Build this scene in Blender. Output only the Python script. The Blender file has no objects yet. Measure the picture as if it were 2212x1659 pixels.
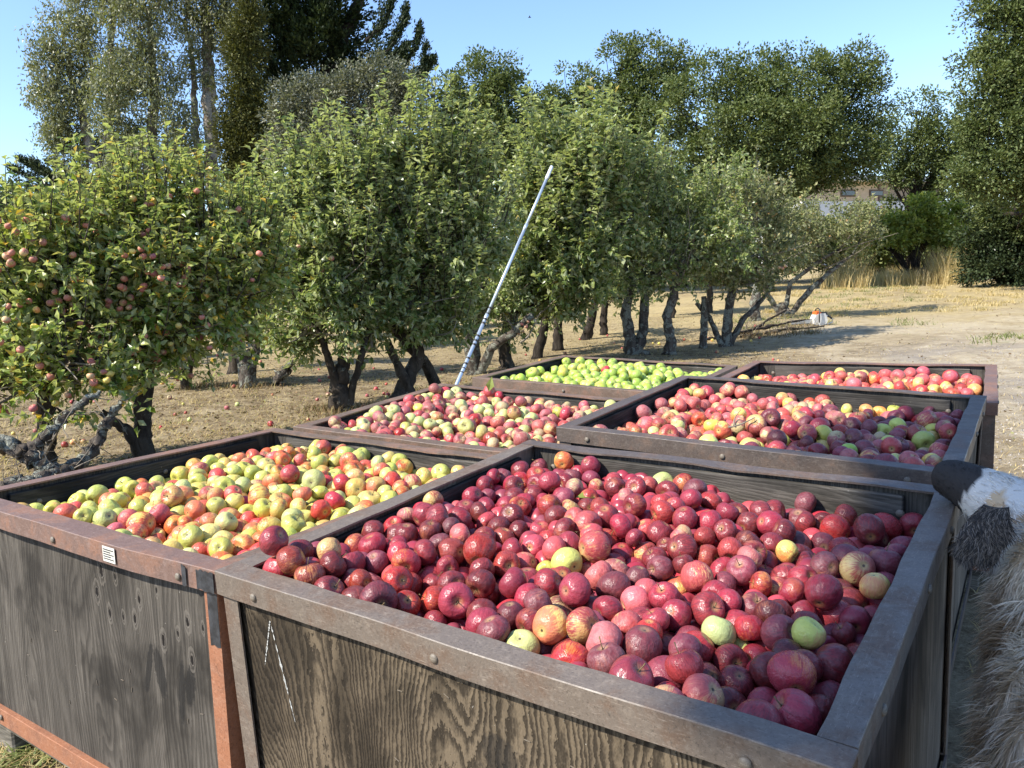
import bpy, math, random
import numpy as np
from mathutils import Vector, Matrix, Quaternion
random.seed(7)
RNG = np.random.default_rng(11)
scene = bpy.context.scene
C = scene.collection

# ------------------------------------------------------------------ camera
F_, PITCH, ROLL, CAMH = 1677.2, 0.1421, -0.0492, 0.5573      # focal length in 2212 px wide picture units
W_, H_ = 2212.0, 1659.0
cam_d = bpy.data.cameras.new("camera"); cam = bpy.data.objects.new("camera", cam_d); C.objects.link(cam)
_fw = np.array([0, math.cos(PITCH), -math.sin(PITCH)]); _rt = np.array([1., 0, 0]); _up = np.array([0, math.sin(PITCH), math.cos(PITCH)])
_c, _s = math.cos(ROLL), math.sin(ROLL)
_X = _c * _rt + _s * _up; _Y = -_s * _rt + _c * _up
cam.matrix_world = Matrix(((_X[0], _Y[0], -_fw[0], 0), (_X[1], _Y[1], -_fw[1], 0), (_X[2], _Y[2], -_fw[2], CAMH), (0, 0, 0, 1)))
cam_d.sensor_fit = 'HORIZONTAL'; cam_d.angle = 2 * math.atan(W_ / 2 / F_)
cam_d.clip_start = 0.05; cam_d.clip_end = 2000
scene.camera = cam

# ------------------------------------------------------------------ light
SUN_EL = math.radians(45)
_sx, _sy = -0.90, -0.43
_n = math.hypot(_sx, _sy)
SUN = np.array([_sx / _n * math.cos(SUN_EL), _sy / _n * math.cos(SUN_EL), math.sin(SUN_EL)])
world = bpy.data.worlds.new("World"); scene.world = world; world.use_nodes = True
wn = world.node_tree.nodes; wl = world.node_tree.links
bg = wn.get("Background") or wn.new("ShaderNodeBackground")
sky = wn.new("ShaderNodeTexSky"); sky.sky_type = 'NISHITA'; sky.sun_disc = False
sky.sun_elevation = SUN_EL; sky.sun_rotation = math.atan2(SUN[0], SUN[1]) % (2 * math.pi)
sky.altitude = 50; sky.air_density = 1.1; sky.dust_density = 0.45; sky.ozone_density = 3.4
tint = wn.new('ShaderNodeMixRGB'); tint.blend_type = 'MULTIPLY'; tint.inputs[0].default_value = 1; tint.inputs[2].default_value = (.90, .935, 1.04, 1)
wl.new(sky.outputs[0], tint.inputs[1]); wl.new(tint.outputs[0], bg.inputs[0]); bg.inputs[1].default_value = 0.15
sun_d = bpy.data.lights.new("sun", 'SUN'); sun_d.energy = 5.0; sun_d.angle = math.radians(0.53); sun_d.color = (1.0, 0.94, 0.84)
sun = bpy.data.objects.new("sun", sun_d); C.objects.link(sun)
sun.rotation_euler = Vector(SUN.tolist()).to_track_quat('Z', 'Y').to_euler()
vs = scene.view_settings; vs.view_transform = 'Standard'; vs.look = 'None'; vs.exposure = 0.92; vs.gamma = 1; vs.use_curve_mapping = False
scene.cycles.max_bounces = 5; scene.cycles.diffuse_bounces = 3; scene.cycles.transmission_bounces = 3; scene.cycles.transparent_max_bounces = 4
scene.cycles.sample_clamp_indirect = 6

# ------------------------------------------------------------------ layout helpers
def ray(x, y):
    X, Y = x - W_ / 2, y - H_ / 2
    u = _c * X + _s * Y; w = -_s * X + _c * Y
    return (u * _rt - w * _up) / F_ + _fw
def at(x, y, Y):
    D = ray(x, y); t = Y / D[1]; return D * t + np.array([0, 0, CAMH])
def project(P):
    P = np.asarray(P, float) - np.array([0, 0, CAMH])
    x = P @ _rt; y = P @ _up; z = P @ _fw
    u = F_ * x / z; v = -F_ * y / z
    return W_ / 2 + _c * u - _s * v, H_ / 2 + _s * u + _c * v, z
def ground_z(x, y):
    x = np.asarray(x, float); y = np.asarray(y, float)
    z = -0.80 + 0.022 * np.clip(y - 15, 0, 40)
    z = z + 0.02 * np.sin(x * 1.3 + 0.7 * np.sin(y * .9)) * np.clip((np.hypot(x, y) - 5) / 4, 0, 1) + 0.03 * np.sin(x * .33 + y * .41) * np.clip((np.hypot(x, y) - 6) / 8, 0, 1)
    return z

# ------------------------------------------------------------------ object helpers
def tag(o, label=None, cat=None, group=None, kind=None):
    if label: o["label"] = label
    if cat: o["category"] = cat
    if group: o["group"] = group
    if kind: o["kind"] = kind
    return o
def empty(name, loc=(0, 0, 0), mat=None):
    o = bpy.data.objects.new(name, None); C.objects.link(o)
    o.empty_display_size = .1
    if mat is not None: o.matrix_world = mat
    else: o.location = loc
    return o
def np_mesh(name, V, polys, mats, smooth=False, midx=None):
    """V (n,3); polys: list of (k,m) int arrays (each one size)"""
    me = bpy.data.meshes.new(name)
    V = np.ascontiguousarray(V, np.float32)
    me.vertices.add(len(V)); me.vertices.foreach_set("co", V.ravel())
    idx = np.concatenate([p.ravel() for p in polys]).astype(np.int32)
    sizes = np.concatenate([np.full(len(p), p.shape[1], np.int32) for p in polys])
    starts = np.concatenate([[0], np.cumsum(sizes)[:-1]]).astype(np.int32)
    me.loops.add(len(idx)); me.loops.foreach_set("vertex_index", idx)
    me.polygons.add(len(sizes)); me.polygons.foreach_set("loop_start", starts)
    for m in (mats if isinstance(mats, (list, tuple)) else [mats]): me.materials.append(m)
    if midx is not None: me.polygons.foreach_set("material_index", np.asarray(midx, np.int32))
    me.polygons.foreach_set("use_smooth", np.full(len(sizes), smooth))
    me.update(calc_edges=True); me.validate()
    return me
def link(name, me, parent=None, mat=None, loc=None):
    o = bpy.data.objects.new(name, me); C.objects.link(o)
    if parent is not None: o.parent = parent
    if mat is not None: o.matrix_local = mat
    if loc is not None: o.location = loc
    return o
class MB:
    """collects boxes, tubes and sheets into one mesh"""
    def __init__(s): s.V = []; s.P = {3: [], 4: []}; s.n = 0
    def add(s, V, F):
        V = np.asarray(V, float); s.V.append(V)
        for f in F: s.P[len(f)].append([i + s.n for i in f])
        s.n += len(V); return s
    def box(s, a, b, bev=0.0, M=None):
        a = np.array(a, float); b = np.array(b, float); lo = np.minimum(a, b); hi = np.maximum(a, b)
        if bev <= 0:
            V = np.array([[x, y, z] for x in (lo[0], hi[0]) for y in (lo[1], hi[1]) for z in (lo[2], hi[2])])
            F = [(0, 1, 3, 2), (4, 6, 7, 5), (0, 4, 5, 1), (2, 3, 7, 6), (0, 2, 6, 4), (1, 5, 7, 3)]
        else:
            V = []; 
            for x in (0, 1):
                for y in (0, 1):
                    for z in (0, 1):
                        c = np.array([(lo, hi)[x][0], (lo, hi)[y][1], (lo, hi)[z][2]]); sg = np.array([1 - 2 * x, 1 - 2 * y, 1 - 2 * z]) * bev
                        for k in range(3):
                            q = c + sg; q[k] = c[k]; V.append(q)
            V = np.array(V)
            id_ = lambda x, y, z, k: (x * 4 + y * 2 + z) * 3 + k
            F = []
            for k in range(3):
                o = [i for i in range(3) if i != k]
                for e in (0, 1):
                    q = []
                    for (u, w) in ((0, 0), (1, 0), (1, 1), (0, 1)):
                        t = [0, 0, 0]; t[k] = e; t[o[0]] = u; t[o[1]] = w; q.append(id_(*t, k))
                    F.append(q)
                for (u, w) in ((0, 0), (1, 0), (1, 1), (0, 1)):
                    t0 = [0, 0, 0]; t0[k] = 0; t0[o[0]] = u; t0[o[1]] = w; t1 = list(t0); t1[k] = 1
                    F.append([id_(*t0, o[0]), id_(*t1, o[0]), id_(*t1, o[1]), id_(*t0, o[1])])
            for x in (0, 1):
                for y in (0, 1):
                    for z in (0, 1): F.append([id_(x, y, z, 0), id_(x, y, z, 1), id_(x, y, z, 2)])
        if M is not None: V = V @ np.array(M)[:3, :3].T + np.array(M)[:3, 3]
        return s.add(V, F)
    def tube(s, pts, rad, sides=6, cap=True, wob=0.0):
        pts = np.asarray(pts, float); n = len(pts); rad = np.broadcast_to(rad, n)
        T = np.gradient(pts, axis=0); T /= np.linalg.norm(T, axis=1)[:, None] + 1e-9
        ref = np.array([0, 0, 1.]) if abs(T[0][2]) < .9 else np.array([1., 0, 0])
        U = np.cross(T, ref); U /= np.linalg.norm(U, axis=1)[:, None] + 1e-9
        Wv = np.cross(T, U); a = np.arange(sides) * 2 * math.pi / sides
        R = rad[:, None] * (1 + (wob * RNG.normal(size=(n, sides)) if wob else 0))
        V = pts[:, None] + R[..., None] * (np.cos(a)[None, :, None] * U[:, None] + np.sin(a)[None, :, None] * Wv[:, None])
        V = V.reshape(-1, 3); F = []
        for i in range(n - 1):
            for j in range(sides):
                k = (j + 1) % sides; F.append((i * sides + j, i * sides + k, (i + 1) * sides + k, (i + 1) * sides + j))
        if cap:
            V = np.vstack([V, pts[0], pts[-1]]); m = n * sides
            for j in range(sides):
                k = (j + 1) % sides; F.append((j, m, k)); F.append(((n - 1) * sides + j, (n - 1) * sides + k, m + 1))
        return s.add(V, F)
    def sweep(s, P3, closed=True, caps=True):
        """P3 (n,k,3): n sections of k points"""
        n, k, _ = P3.shape; F = []
        for i in range(n - 1):
            for j in range(k if closed else k - 1):
                q = (j + 1) % k; F.append((i * k + j, i * k + q, (i + 1) * k + q, (i + 1) * k + j))
        s.add(P3.reshape(-1, 3), F); return s
    def mesh(s, name, mat, smooth=False):
        P = [np.array(v, np.int64) for v in s.P.values() if v]
        me = np_mesh(name, np.vstack(s.V), P, mat, smooth)
        return me
    def obj(s, name, mat, parent=None, smooth=False): return link(name, s.mesh(name, mat, smooth), parent)

# ------------------------------------------------------------------ material helper
class NT:
    def __init__(s, name):
        s.m = bpy.data.materials.new(name); s.m.use_nodes = True; s.t = s.m.node_tree; s.t.nodes.clear()
        s.out = s.t.nodes.new("ShaderNodeOutputMaterial")
    def _set(s, inp, v):
        if isinstance(v, bpy.types.NodeSocket): s.t.links.new(v, inp)
        elif v is not None:
            if inp.type == 'RGBA' and len(v) == 3: v = (*v, 1)
            inp.default_value = v
    def node(s, typ, ins=None, out=0, **kw):
        n = s.t.nodes.new(typ)
        for k, v in kw.items(): setattr(n, k, v)
        for k, v in (ins or {}).items(): s._set(n.inputs[k], v)
        return n.outputs[out]
    def math(s, op, a, b=0.0, c=None, clamp=False):
        n = s.t.nodes.new("ShaderNodeMath"); n.operation = op; n.use_clamp = clamp
        s._set(n.inputs[0], a); s._set(n.inputs[1], b)
        if c is not None: s._set(n.inputs[2], c)
        return n.outputs[0]
    def vmath(s, op, a, b=None, out=0, scale=None):
        n = s.t.nodes.new("ShaderNodeVectorMath"); n.operation = op; s._set(n.inputs[0], a)
        if b is not None: s._set(n.inputs[1], b)
        if scale is not None: s._set(n.inputs[3], scale)
        return n.outputs[out]
    def mix(s, f, a, b, mode='MIX'):
        n = s.t.nodes.new("ShaderNodeMixRGB"); n.blend_type = mode
        s._set(n.inputs[0], f); s._set(n.inputs[1], a); s._set(n.inputs[2], b); return n.outputs[0]
    def ramp(s, v, lo, hi, a=0.0, b=1.0, smooth=True):
        n = s.t.nodes.new("ShaderNodeMapRange"); n.interpolation_type = 'SMOOTHSTEP' if smooth else 'LINEAR'
        s._set(n.inputs[0], v); s._set(n.inputs[1], lo); s._set(n.inputs[2], hi); s._set(n.inputs[3], a); s._set(n.inputs[4], b); return n.outputs[0]
    def noise(s, vec, scale, detail=3, rough=.5, dist=0.0, W=None, out=0):
        n = s.t.nodes.new("ShaderNodeTexNoise")
        if W is not None: n.noise_dimensions = '4D'; s._set(n.inputs["W"], W)
        s._set(n.inputs["Vector"], vec); n.inputs["Scale"].default_value = scale; n.inputs["Detail"].default_value = detail
        n.inputs["Roughness"].default_value = rough; n.inputs["Distortion"].default_value = dist
        return n.outputs[out]
    def coord(s, which="Object"):
        return s.t.nodes.new("ShaderNodeTexCoord").outputs[which]
    def mapping(s, vec, scale=(1, 1, 1), loc=(0, 0, 0), rot=(0, 0, 0)):
        n = s.t.nodes.new("ShaderNodeMapping"); s._set(n.inputs[0], vec); n.inputs[1].default_value = loc; n.inputs[2].default_value = rot; n.inputs[3].default_value = scale
        return n.outputs[0]
    def bump(s, h, strength=.3, dist=.01):
        return s.node("ShaderNodeBump", {"Height": h, "Strength": strength, "Distance": dist})
    def bsdf(s, col, rough=.6, spec=.5, normal=None, metallic=0.0, coat=None, sss=None, sheen=None):
        n = s.t.nodes.new("ShaderNodeBsdfPrincipled")
        s._set(n.inputs["Base Color"], col); s._set(n.inputs["Roughness"], rough); s._set(n.inputs["Specular IOR Level"], spec); s._set(n.inputs["Metallic"], metallic)
        if normal is not None: s._set(n.inputs["Normal"], normal)
        if coat is not None: s._set(n.inputs["Coat Weight"], coat); n.inputs["Coat Roughness"].default_value = .15
        return n.outputs[0]
    def done(s, sh): s.t.links.new(sh, s.out.inputs[0]); return s.m

def simple_mat(name, col, rough=.6, spec=.4, var=.15, scale=20, metallic=0.0, bump=0.0):
    t = NT(name); co = t.coord(); n = t.noise(co, scale, 4, .6)
    c = t.mix(t.ramp(n, .3, .7), tuple(x * (1 - var) for x in col), tuple(min(1, x * (1 + var)) for x in col))
    return t.done(t.bsdf(c, rough, spec, t.bump(n, bump, .01) if bump else None, metallic))

def leaf_mat(name, cols, under=None, trans=.35, rough=.5, spec=.35, accent=None, accent_p=.04):
    t = NT(name)
    geo = t.t.nodes.new("ShaderNodeNewGeometry")
    r = geo.outputs["Random Per Island"]
    n = t.t.nodes.new("ShaderNodeValToRGB"); cr = n.color_ramp; cr.interpolation = 'LINEAR'
    cr.elements[0].position = 0; cr.elements[0].color = (*cols[0], 1); cr.elements[1].position = 1; cr.elements[1].color = (*cols[-1], 1)
    for i, c in enumerate(cols[1:-1]): e = cr.elements.new((i + 1) / (len(cols) - 1)); e.color = (*c, 1)
    t.t.links.new(r, n.inputs[0]); col = n.outputs[0]
    co = t.coord()
    big = t.noise(co, 1.1, 2, .5)
    col = t.mix(t.ramp(big, .35, .68, 0, .35), col, t.mix(1, col, (1.15, 1.06, .82), 'MULTIPLY'))
    if accent:
        rr = t.math('FRACT', t.math('MULTIPLY', r, 37.7)); col = t.mix(t.math('LESS_THAN', rr, accent_p), col, accent)
    if under: col = t.mix(geo.outputs["Backfacing"], col, t.mix(.75, col, under))
    d = t.bsdf(col, rough, spec)
    tr = t.node("ShaderNodeBsdfTranslucent", {"Color": t.mix(1, col, (1.5, 1.6, .7), 'MULTIPLY')})
    return t.done(t.node("ShaderNodeMixShader", {0: trans, 1: d, 2: tr}))

# ------------------------------------------------------------------ ground
def mat_ground():
    t = NT("dry_ground"); co = t.coord()
    sep = t.t.nodes.new("ShaderNodeSeparateXYZ"); t.t.links.new(co, sep.inputs[0]); x, y = sep.outputs[0], sep.outputs[1]
    fine = t.noise(co, 38, 5, .7); med = t.noise(co, 5.5, 4, .6, .3); big = t.noise(co, .7, 4, .6, .5); huge = t.noise(t.mapping(co, (1, .55, 1)), .32, 3, .6, .4)
    straw = t.noise(t.mapping(co, (1, 2.6, 1), rot=(0, 0, .4)), 60, 3, .75)
    litter = t.mix(t.ramp(med, .35, .65), (.14, .10, .055), (.29, .225, .135))
    litter = t.mix(t.ramp(fine, .45, .75), litter, (.36, .29, .175))
    litter = t.mix(t.ramp(fine, .42, .28), litter, (.09, .066, .04))
    mott = t.noise(co, 2.3, 5, .72, .8); litter = t.mix(t.ramp(mott, .48, .34, 0, .75), litter, (.085, .062, .038)); litter = t.mix(t.ramp(mott, .55, .68, 0, .6), litter, (.40, .33, .215))
    sand = t.mix(t.ramp(med, .3, .7), (.36, .295, .20), (.46, .395, .285))
    sand = t.mix(t.ramp(fine, .44, .30), sand, (.22, .165, .105)); sand = t.mix(t.ramp(mott, .46, .33, 0, .6), sand, (.21, .16, .105)); sand = t.mix(t.ramp(mott, .56, .7, 0, .5), sand, (.54, .47, .36))
    # the worn track passes on the right; the orchard floor is browner
    side = t.math('ADD', t.math('SUBTRACT', x, t.math('MULTIPLY', y, .33)), t.math('MULTIPLY', t.math('SUBTRACT', huge, .5), 7))
    trk = t.math('MULTIPLY', t.ramp(side, -.3, 1.6), t.ramp(big, .62, .42, .35, 1))
    trk = t.math('MULTIPLY', trk, t.ramp(y, 19, 14))
    col = t.mix(trk, litter, sand)
    gry = t.math('MULTIPLY', t.math('MULTIPLY', t.ramp(side, 1.2, 2.4), t.ramp(big, .45, .6)), t.ramp(y, 13, 9))
    col = t.mix(t.math('MULTIPLY', gry, .6), col, (.30, .28, .26))
    dry = t.math('MULTIPLY', t.ramp(y, 10, 19), t.ramp(big, .3, .7, .35, .9))
    col = t.mix(t.math('MULTIPLY', dry, .75), col, (.50, .40, .20))
    col = t.mix(t.math('MULTIPLY', t.ramp(straw, .55, .7), .45), col, (.47, .38, .22))
    col = t.mix(t.math('MULTIPLY', t.ramp(t.noise(co, 1.6, 4, .7, .6), .62, .72), .5), col, (.16, .19, .07))
    h = t.math('ADD', t.math('MULTIPLY', fine, .5), t.math('MULTIPLY', straw, .5))
    return t.done(t.bsdf(col, .95, .1, t.bump(t.math('ADD', h, med), .9, .03)))
def build_ground():
    g = np.sinh(np.linspace(-3.4, 3.4, 230)); gx = g / g.max() * 260
    u = np.linspace(0, 1, 260); gy = -12 + 262 * (0.12 * u + .88 * u ** 2.6)
    X, Y = np.meshgrid(gx, gy); Z = ground_z(X, Y)
    r = np.hypot(X, Y - 3); Z += (.012 * np.sin(X * 5.1 + 2 * np.sin(Y * 3.7)) * np.sin(Y * 4.3 + X)) * (r < 30)
    nx = len(gx); i = np.arange(len(gy) - 1)[:, None] * nx + np.arange(nx - 1)[None]
    q = np.stack([i, i + 1, i + nx + 1, i + nx], -1).reshape(-1, 4)
    o = link("ground", np_mesh("ground", np.stack([X, Y, Z], -1).reshape(-1, 3), [q], mat_ground(), True)); tag(o, "dry orchard ground of dust, straw and leaf litter", kind="structure")
build_ground()

# ------------------------------------------------------------------ bins
def mat_metal(name, base, rust, rust_amt=.5, rough=.5, edge=(.30, .26, .21)):
    t = NT(name); co = t.coord()
    a = t.noise(co, 9, 5, .65, .4); b = t.noise(co, 45, 4, .7); c = t.noise(t.mapping(co, (1, 1, 1), rot=(.3, .2, .8)), 130, 3, .7); st = t.noise(t.mapping(co, (.5, 4, 4)), 20, 3, .6)
    col = t.mix(t.ramp(a, .62 - .3 * rust_amt, .80 - .3 * rust_amt), base, rust)
    col = t.mix(t.ramp(b, .5, .72, 0, .5), col, edge)
    col = t.mix(t.ramp(b, .42, .28, 0, .6), col, tuple(x * .45 for x in base))
    col = t.mix(t.ramp(st, .55, .75, 0, .3), col, edge)
    scr = t.noise(t.mapping(co, (3, 40, 40), rot=(0, .1, .25)), 14, 3, .7); sp2 = t.noise(co, 190, 3, .75)
    col = t.mix(t.ramp(scr, .60, .68, 0, .55), col, tuple(min(1, x * 1.35) for x in edge)); col = t.mix(t.ramp(sp2, .56, .66, 0, .55), col, tuple(x * .35 for x in base)); col = t.mix(t.ramp(sp2, .42, .34, 0, .45), col, edge)
    rg = t.ramp(a, .3, .7, rough - .1, rough + .2)
    return t.done(t.bsdf(col, rg, .5, t.bump(t.math('ADD', b, t.math('MULTIPLY', c, .5)), .25, .004)))
def mat_wood(name, dark, light, mode="plain", seed=0.0, horiz=False, stains=(), knots=(), k=9.0):
    """weathered plywood, in the bin's own coordinates: x along the face, z up"""
    t = NT(name); co = t.coord()
    sep = t.t.nodes.new("ShaderNodeSeparateXYZ"); t.t.links.new(co, sep.inputs[0])
    u = t.math('ADD', sep.outputs[0], sep.outputs[1]); w = sep.outputs[2]
    if horiz: u, w = w, u
    cb = t.t.nodes.new("ShaderNodeCombineXYZ"); t._set(cb.inputs[0], u); t._set(cb.inputs[1], w); cb.inputs[2].default_value = seed; v = cb.outputs[0]
    field = t.noise(t.mapping(v, (3.2, .75, 1)), 1.0, 2, .45, .2)
    wig = t.noise(t.mapping(v, (40, 14, 1)), 1.0, 4, .75)
    ph = t.math('ADD', t.math('MULTIPLY', field, 62.0 if mode == "cathedral" else 40.0), t.math('MULTIPLY', wig, 2.6 if mode == "cathedral" else 1.2))
    ph = t.math('ADD', ph, t.math('MULTIPLY', u, 55.0 if mode == "cathedral" else 90.0))
    band = t.math('FRACT', ph)
    band = t.math('MULTIPLY', t.ramp(band, .0, .75), t.ramp(band, 1.0, .82))
    fib = t.noise(t.mapping(v, (260, 7, 1)), 1.0, 4, .65)
    fib2 = t.noise(t.mapping(v, (45, 1.6, 1)), 1.0, 4, .6)
    blot = t.noise(t.mapping(v, (4, 2.2, 1), loc=(3, 1, 0)), 1.0, 4, .6, .6)
    amt = .85 if mode == "cathedral" else .28
    g = t.math('ADD', t.math('MULTIPLY', band, amt), t.math('MULTIPLY', fib, 1.1 - amt * .6))
    g = t.math('ADD', g, t.math('MULTIPLY', t.math('SUBTRACT', fib2, .5), 1.3))
    hgt = g
    col = t.mix(t.ramp(g, .25, 1.25), dark, light)
    col = t.mix(t.ramp(blot, .55, .36, 0, .72), col, tuple(x * .33 for x in dark))
    col = t.mix(t.ramp(blot, .58, .72, 0, .35), col, tuple(min(1, x * 1.5) for x in light))
    sp = t.noise(v, 150, 2, .6); col = t.mix(t.math('MULTIPLY', t.ramp(sp, .72, .78), t.ramp(blot, .45, .6)), col, (.5, .47, .42))
    for (cx, cz, rx, rz, rot, depth) in stains:      # old drips and stencil marks soaked into the wood
        p = t.mapping(t.vmath('SUBTRACT', v, (cx, cz, seed)), (1, 1, 1), rot=(0, 0, rot))
        p = t.mapping(p, (1 / rx, 1 / rz, 0)); dd = t.vmath('LENGTH', p, out=1)
        dd = t.math('ADD', dd, t.math('MULTIPLY', t.math('SUBTRACT', t.noise(v, 60, 3, .6), .5), .9))
        col = t.mix(t.ramp(dd, 1.05, .75, 0, depth), col, (.016, .015, .014))
    for (cx, cz, r) in knots:
        r = r * (.65 + .8 * ((cx * 917.3 + cz * 311.7) % 1)); p = t.mapping(t.vmath('SUBTRACT', v, (cx, cz, seed)), (1 / r, .45 / r, 0), rot=(0, 0, .12)); dd = t.vmath('LENGTH', p, out=1)
        dd = t.math('ADD', dd, t.math('MULTIPLY', t.math('SUBTRACT', t.noise(v, 90, 2, .5), .5), .5))
        ring = t.math('FRACT', t.math('MULTIPLY', dd, 2.2))
        col = t.mix(t.math('MULTIPLY', t.ramp(dd, 1.35, .7), t.ramp(ring, .2, .8, .0, .45)), col, tuple(min(1, x * 1.25) for x in light))
        col = t.mix(t.ramp(dd, .42, .3), col, (.012, .01, .009))
        hgt = t.math('SUBTRACT', hgt, t.ramp(dd, .5, .3))
    return t.done(t.bsdf(col, .85, .15, t.bump(hgt, .55 if mode == "cathedral" else .5, .003)))

M = {}
M['rim_grey'] = mat_metal("rim_grey", (.135, .108, .085), (.12, .078, .052), .5, .5, (.23, .19, .15))
M['rim_brown'] = mat_metal("rim_brown", (.125, .085, .06), (.20, .11, .07), .5, .45, (.22, .17, .13))
M['rim_dark'] = mat_metal("rim_dark", (.085, .065, .053), (.125, .08, .055), .4, .42, (.17, .14, .115))
M['rim_rust'] = mat_metal("rim_rust", (.145, .088, .068), (.20, .10, .062), .5, .58, (.22, .155, .13))
M['rust'] = mat_metal("rust", (.26, .105, .05), (.20, .085, .045), .5, .75, (.34, .18, .11))
M['bolt'] = mat_metal("bolt", (.14, .115, .085), (.14, .08, .05), .5, .55, (.22, .19, .15))
M['black_paint'] = simple_mat("black_paint", (.03, .032, .036), .45, .5, .5, 40, bump=.2)
st = [(-.52 + a, -.2 + b, rx, rz, rot, .8) for a, b, rx, rz, rot in ((.26, -.10, .012, .075, .28), (.305, -.10, .022, .07, -.15), (.385, -.13, .013, .085, .12), (.42, -.10, .020, .055, .2), (.52, -.15, .013, .08, .1), (.555, -.19, .030, .03, .3), (.545, -.11, .012, .04, .6), (.63, -.19, .012, .05, .4))] + [(.50, -.13, .10, .11, 0, .75), (.56, -.30, .05, .06, 0, .5)]
kn = [(-.43, -.095, .014), (-.37, -.10, .012), (-.46, -.155, .014), (-.41, -.20, .013), (-.35, -.195, .013), (-.275, -.135, .012), (-.30, -.19, .012), (-.20, -.10, .010), (-.19, -.215, .013), (-.13, -.185, .014), (-.09, -.15, .012), (-.035, -.15, .012), (-.085, -.235, .012), (-.005, -.23, .012), (.06, -.225, .013), (.11, -.16, .012), (.145, -.095, .011), (.20, -.245, .013), (.27, -.22, .016), (.33, -.255, .013)]
M['wood_A'] = mat_wood("plywood_grey", (.042, .037, .031), (.135, .12, .10), "plain", 2.0, stains=st, knots=kn)
M['wood_B'] = mat_wood("plywood_brown", (.036, .028, .019), (.135, .104, .068), "cathedral", 5.3, stains=[(-.50, -.30, .05, .09, 0, .8), (-.47, -.18, .04, .04, 0, .6), (.44, -.2, .10, .13, 0, .9), (.30, -.1, .08, .05, 0, .6)])
M['wood_side'] = mat_wood("plywood_side", (.10, .08, .06), (.25, .205, .16), "plain", 8.1)
M['wood_dark'] = mat_wood("plywood_dark", (.035, .032, .028), (.12, .108, .092), "plain", 1.7)
M['liner'] = mat_wood("liner_board", (.05, .046, .039), (.15, .135, .115), "plain", 3.9, horiz=True)
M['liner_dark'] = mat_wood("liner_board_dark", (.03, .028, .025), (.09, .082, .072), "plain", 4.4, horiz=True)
M['timber'] = mat_wood("grey_timber", (.10, .09, .072), (.30, .27, .22), "plain", 6.2, horiz=True)
M['chalk'] = simple_mat("chalk", (.36, .36, .34), .9, .1, .6, 160)
M['sticker'] = simple_mat("sticker_paper", (.62, .60, .52), .5, .4, .08, 60)
M['ink'] = simple_mat("ink", (.06, .06, .06), .6, .3, .2, 60)

BW, BD = 1.21, 1.148
BINS = {  # x, y, angle, z of rim, tilt along y, tilt along x
    'B': (.2044, 1.6270, -.6224, .0, .0303, -.0094), 'A': (-.8083, 2.3370, -.5926, -.0228, -.0217, -.0122),
    'C': (-.1208, 3.4222, -.4844, -.0564, .0088, -.0459), 'D': (.9683, 2.7567, -.6011, .0183, .0209, -.0321),
    'E': (.5873, 4.5847, -.5438, -.0512, -.0021, -.0414), 'F': (1.6389, 3.7167, -.5561, -.0227, .0013, .0010)}
def bin_matrix(k):
    x, y, t, z, tx, ty = BINS[k]; c, s = math.cos(t), math.sin(t)
    X = np.array([c, s, ty]); Yv = np.array([-s, c, tx]); X /= np.linalg.norm(X); Z = np.cross(X, Yv); Z /= np.linalg.norm(Z); Yv = np.cross(Z, X)
    return Matrix(((X[0], Yv[0], Z[0], x), (X[1], Yv[1], Z[1], y), (X[2], Yv[2], Z[2], z), (0, 0, 0, 1)))
def l_rail(length, leg=.05, th=.005, bow=0.0, wav=.0009, seed=0, n=22, top=0.0):
    """angle iron along x with its outer face at y=0 (facing -y) and its top at z=0; the flange runs to +y"""
    rg = np.random.default_rng(seed)
    xs = np.linspace(-length / 2, length / 2, n); ph = rg.uniform(0, 6, 4)
    off = bow * (1 - (2 * xs / length) ** 2) + wav * (np.sin(xs * 9 + ph[0]) + .6 * np.sin(xs * 21 + ph[1]))
    off2 = wav * 1.6 * (np.sin(xs * 13 + ph[2]) + .8 * np.sin(xs * 29 + ph[3])); dz = wav * .8 * np.sin(xs * 11 + ph[3])
    e = .0015
    P = []
    for x, o, o2, z in zip(xs, off, off2, dz):
        P.append([(x, -o + e, z), (x, -o, z - e), (x, -o, z - leg), (x, -o + th, z - leg), (x, -o + th, z - th), (x, leg - o2, z - th - abs(o2) * .3), (x, leg - o2, z - abs(o2) * .3)])
    P = np.array(P); n, k, _ = P.shape; m = MB(); m.sweep(P)
    for i, base in ((0, 0), (n - 1, (n - 1) * k)):
        m.P[4].append([base + 0, base + 1, base + 4, base + 6]); m.P[4].append([base + 1, base + 2, base + 3, base + 4]); m.P[3].append([base + 4, base + 5, base + 6])
    return m
def rotz(a, x=0, y=0, z=0): return Matrix.Translation((x, y, z)) @ Matrix.Rotation(a, 4, 'Z')
_bolt_mesh = None
def bolt_mesh():
    global _bolt_mesh
    if _bolt_mesh is None:
        m = MB(); k = 12; R = [(.0085, 0), (.0088, .0018), (.0075, .0038), (.004, .0052), (.0001, .0056)]
        V = []; Fc = []
        for r, h in R:
            for j in range(k): a = j * 2 * math.pi / k; V.append((r * math.cos(a), -h, r * math.sin(a)))
        for i in range(len(R) - 1):
            for j in range(k): q = (j + 1) % k; Fc.append((i * k + j, i * k + q, (i + 1) * k + q, (i + 1) * k + j))
        m.add(V, Fc); _bolt_mesh = m.mesh("bolt", M['bolt'], True)
    return _bolt_mesh

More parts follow.
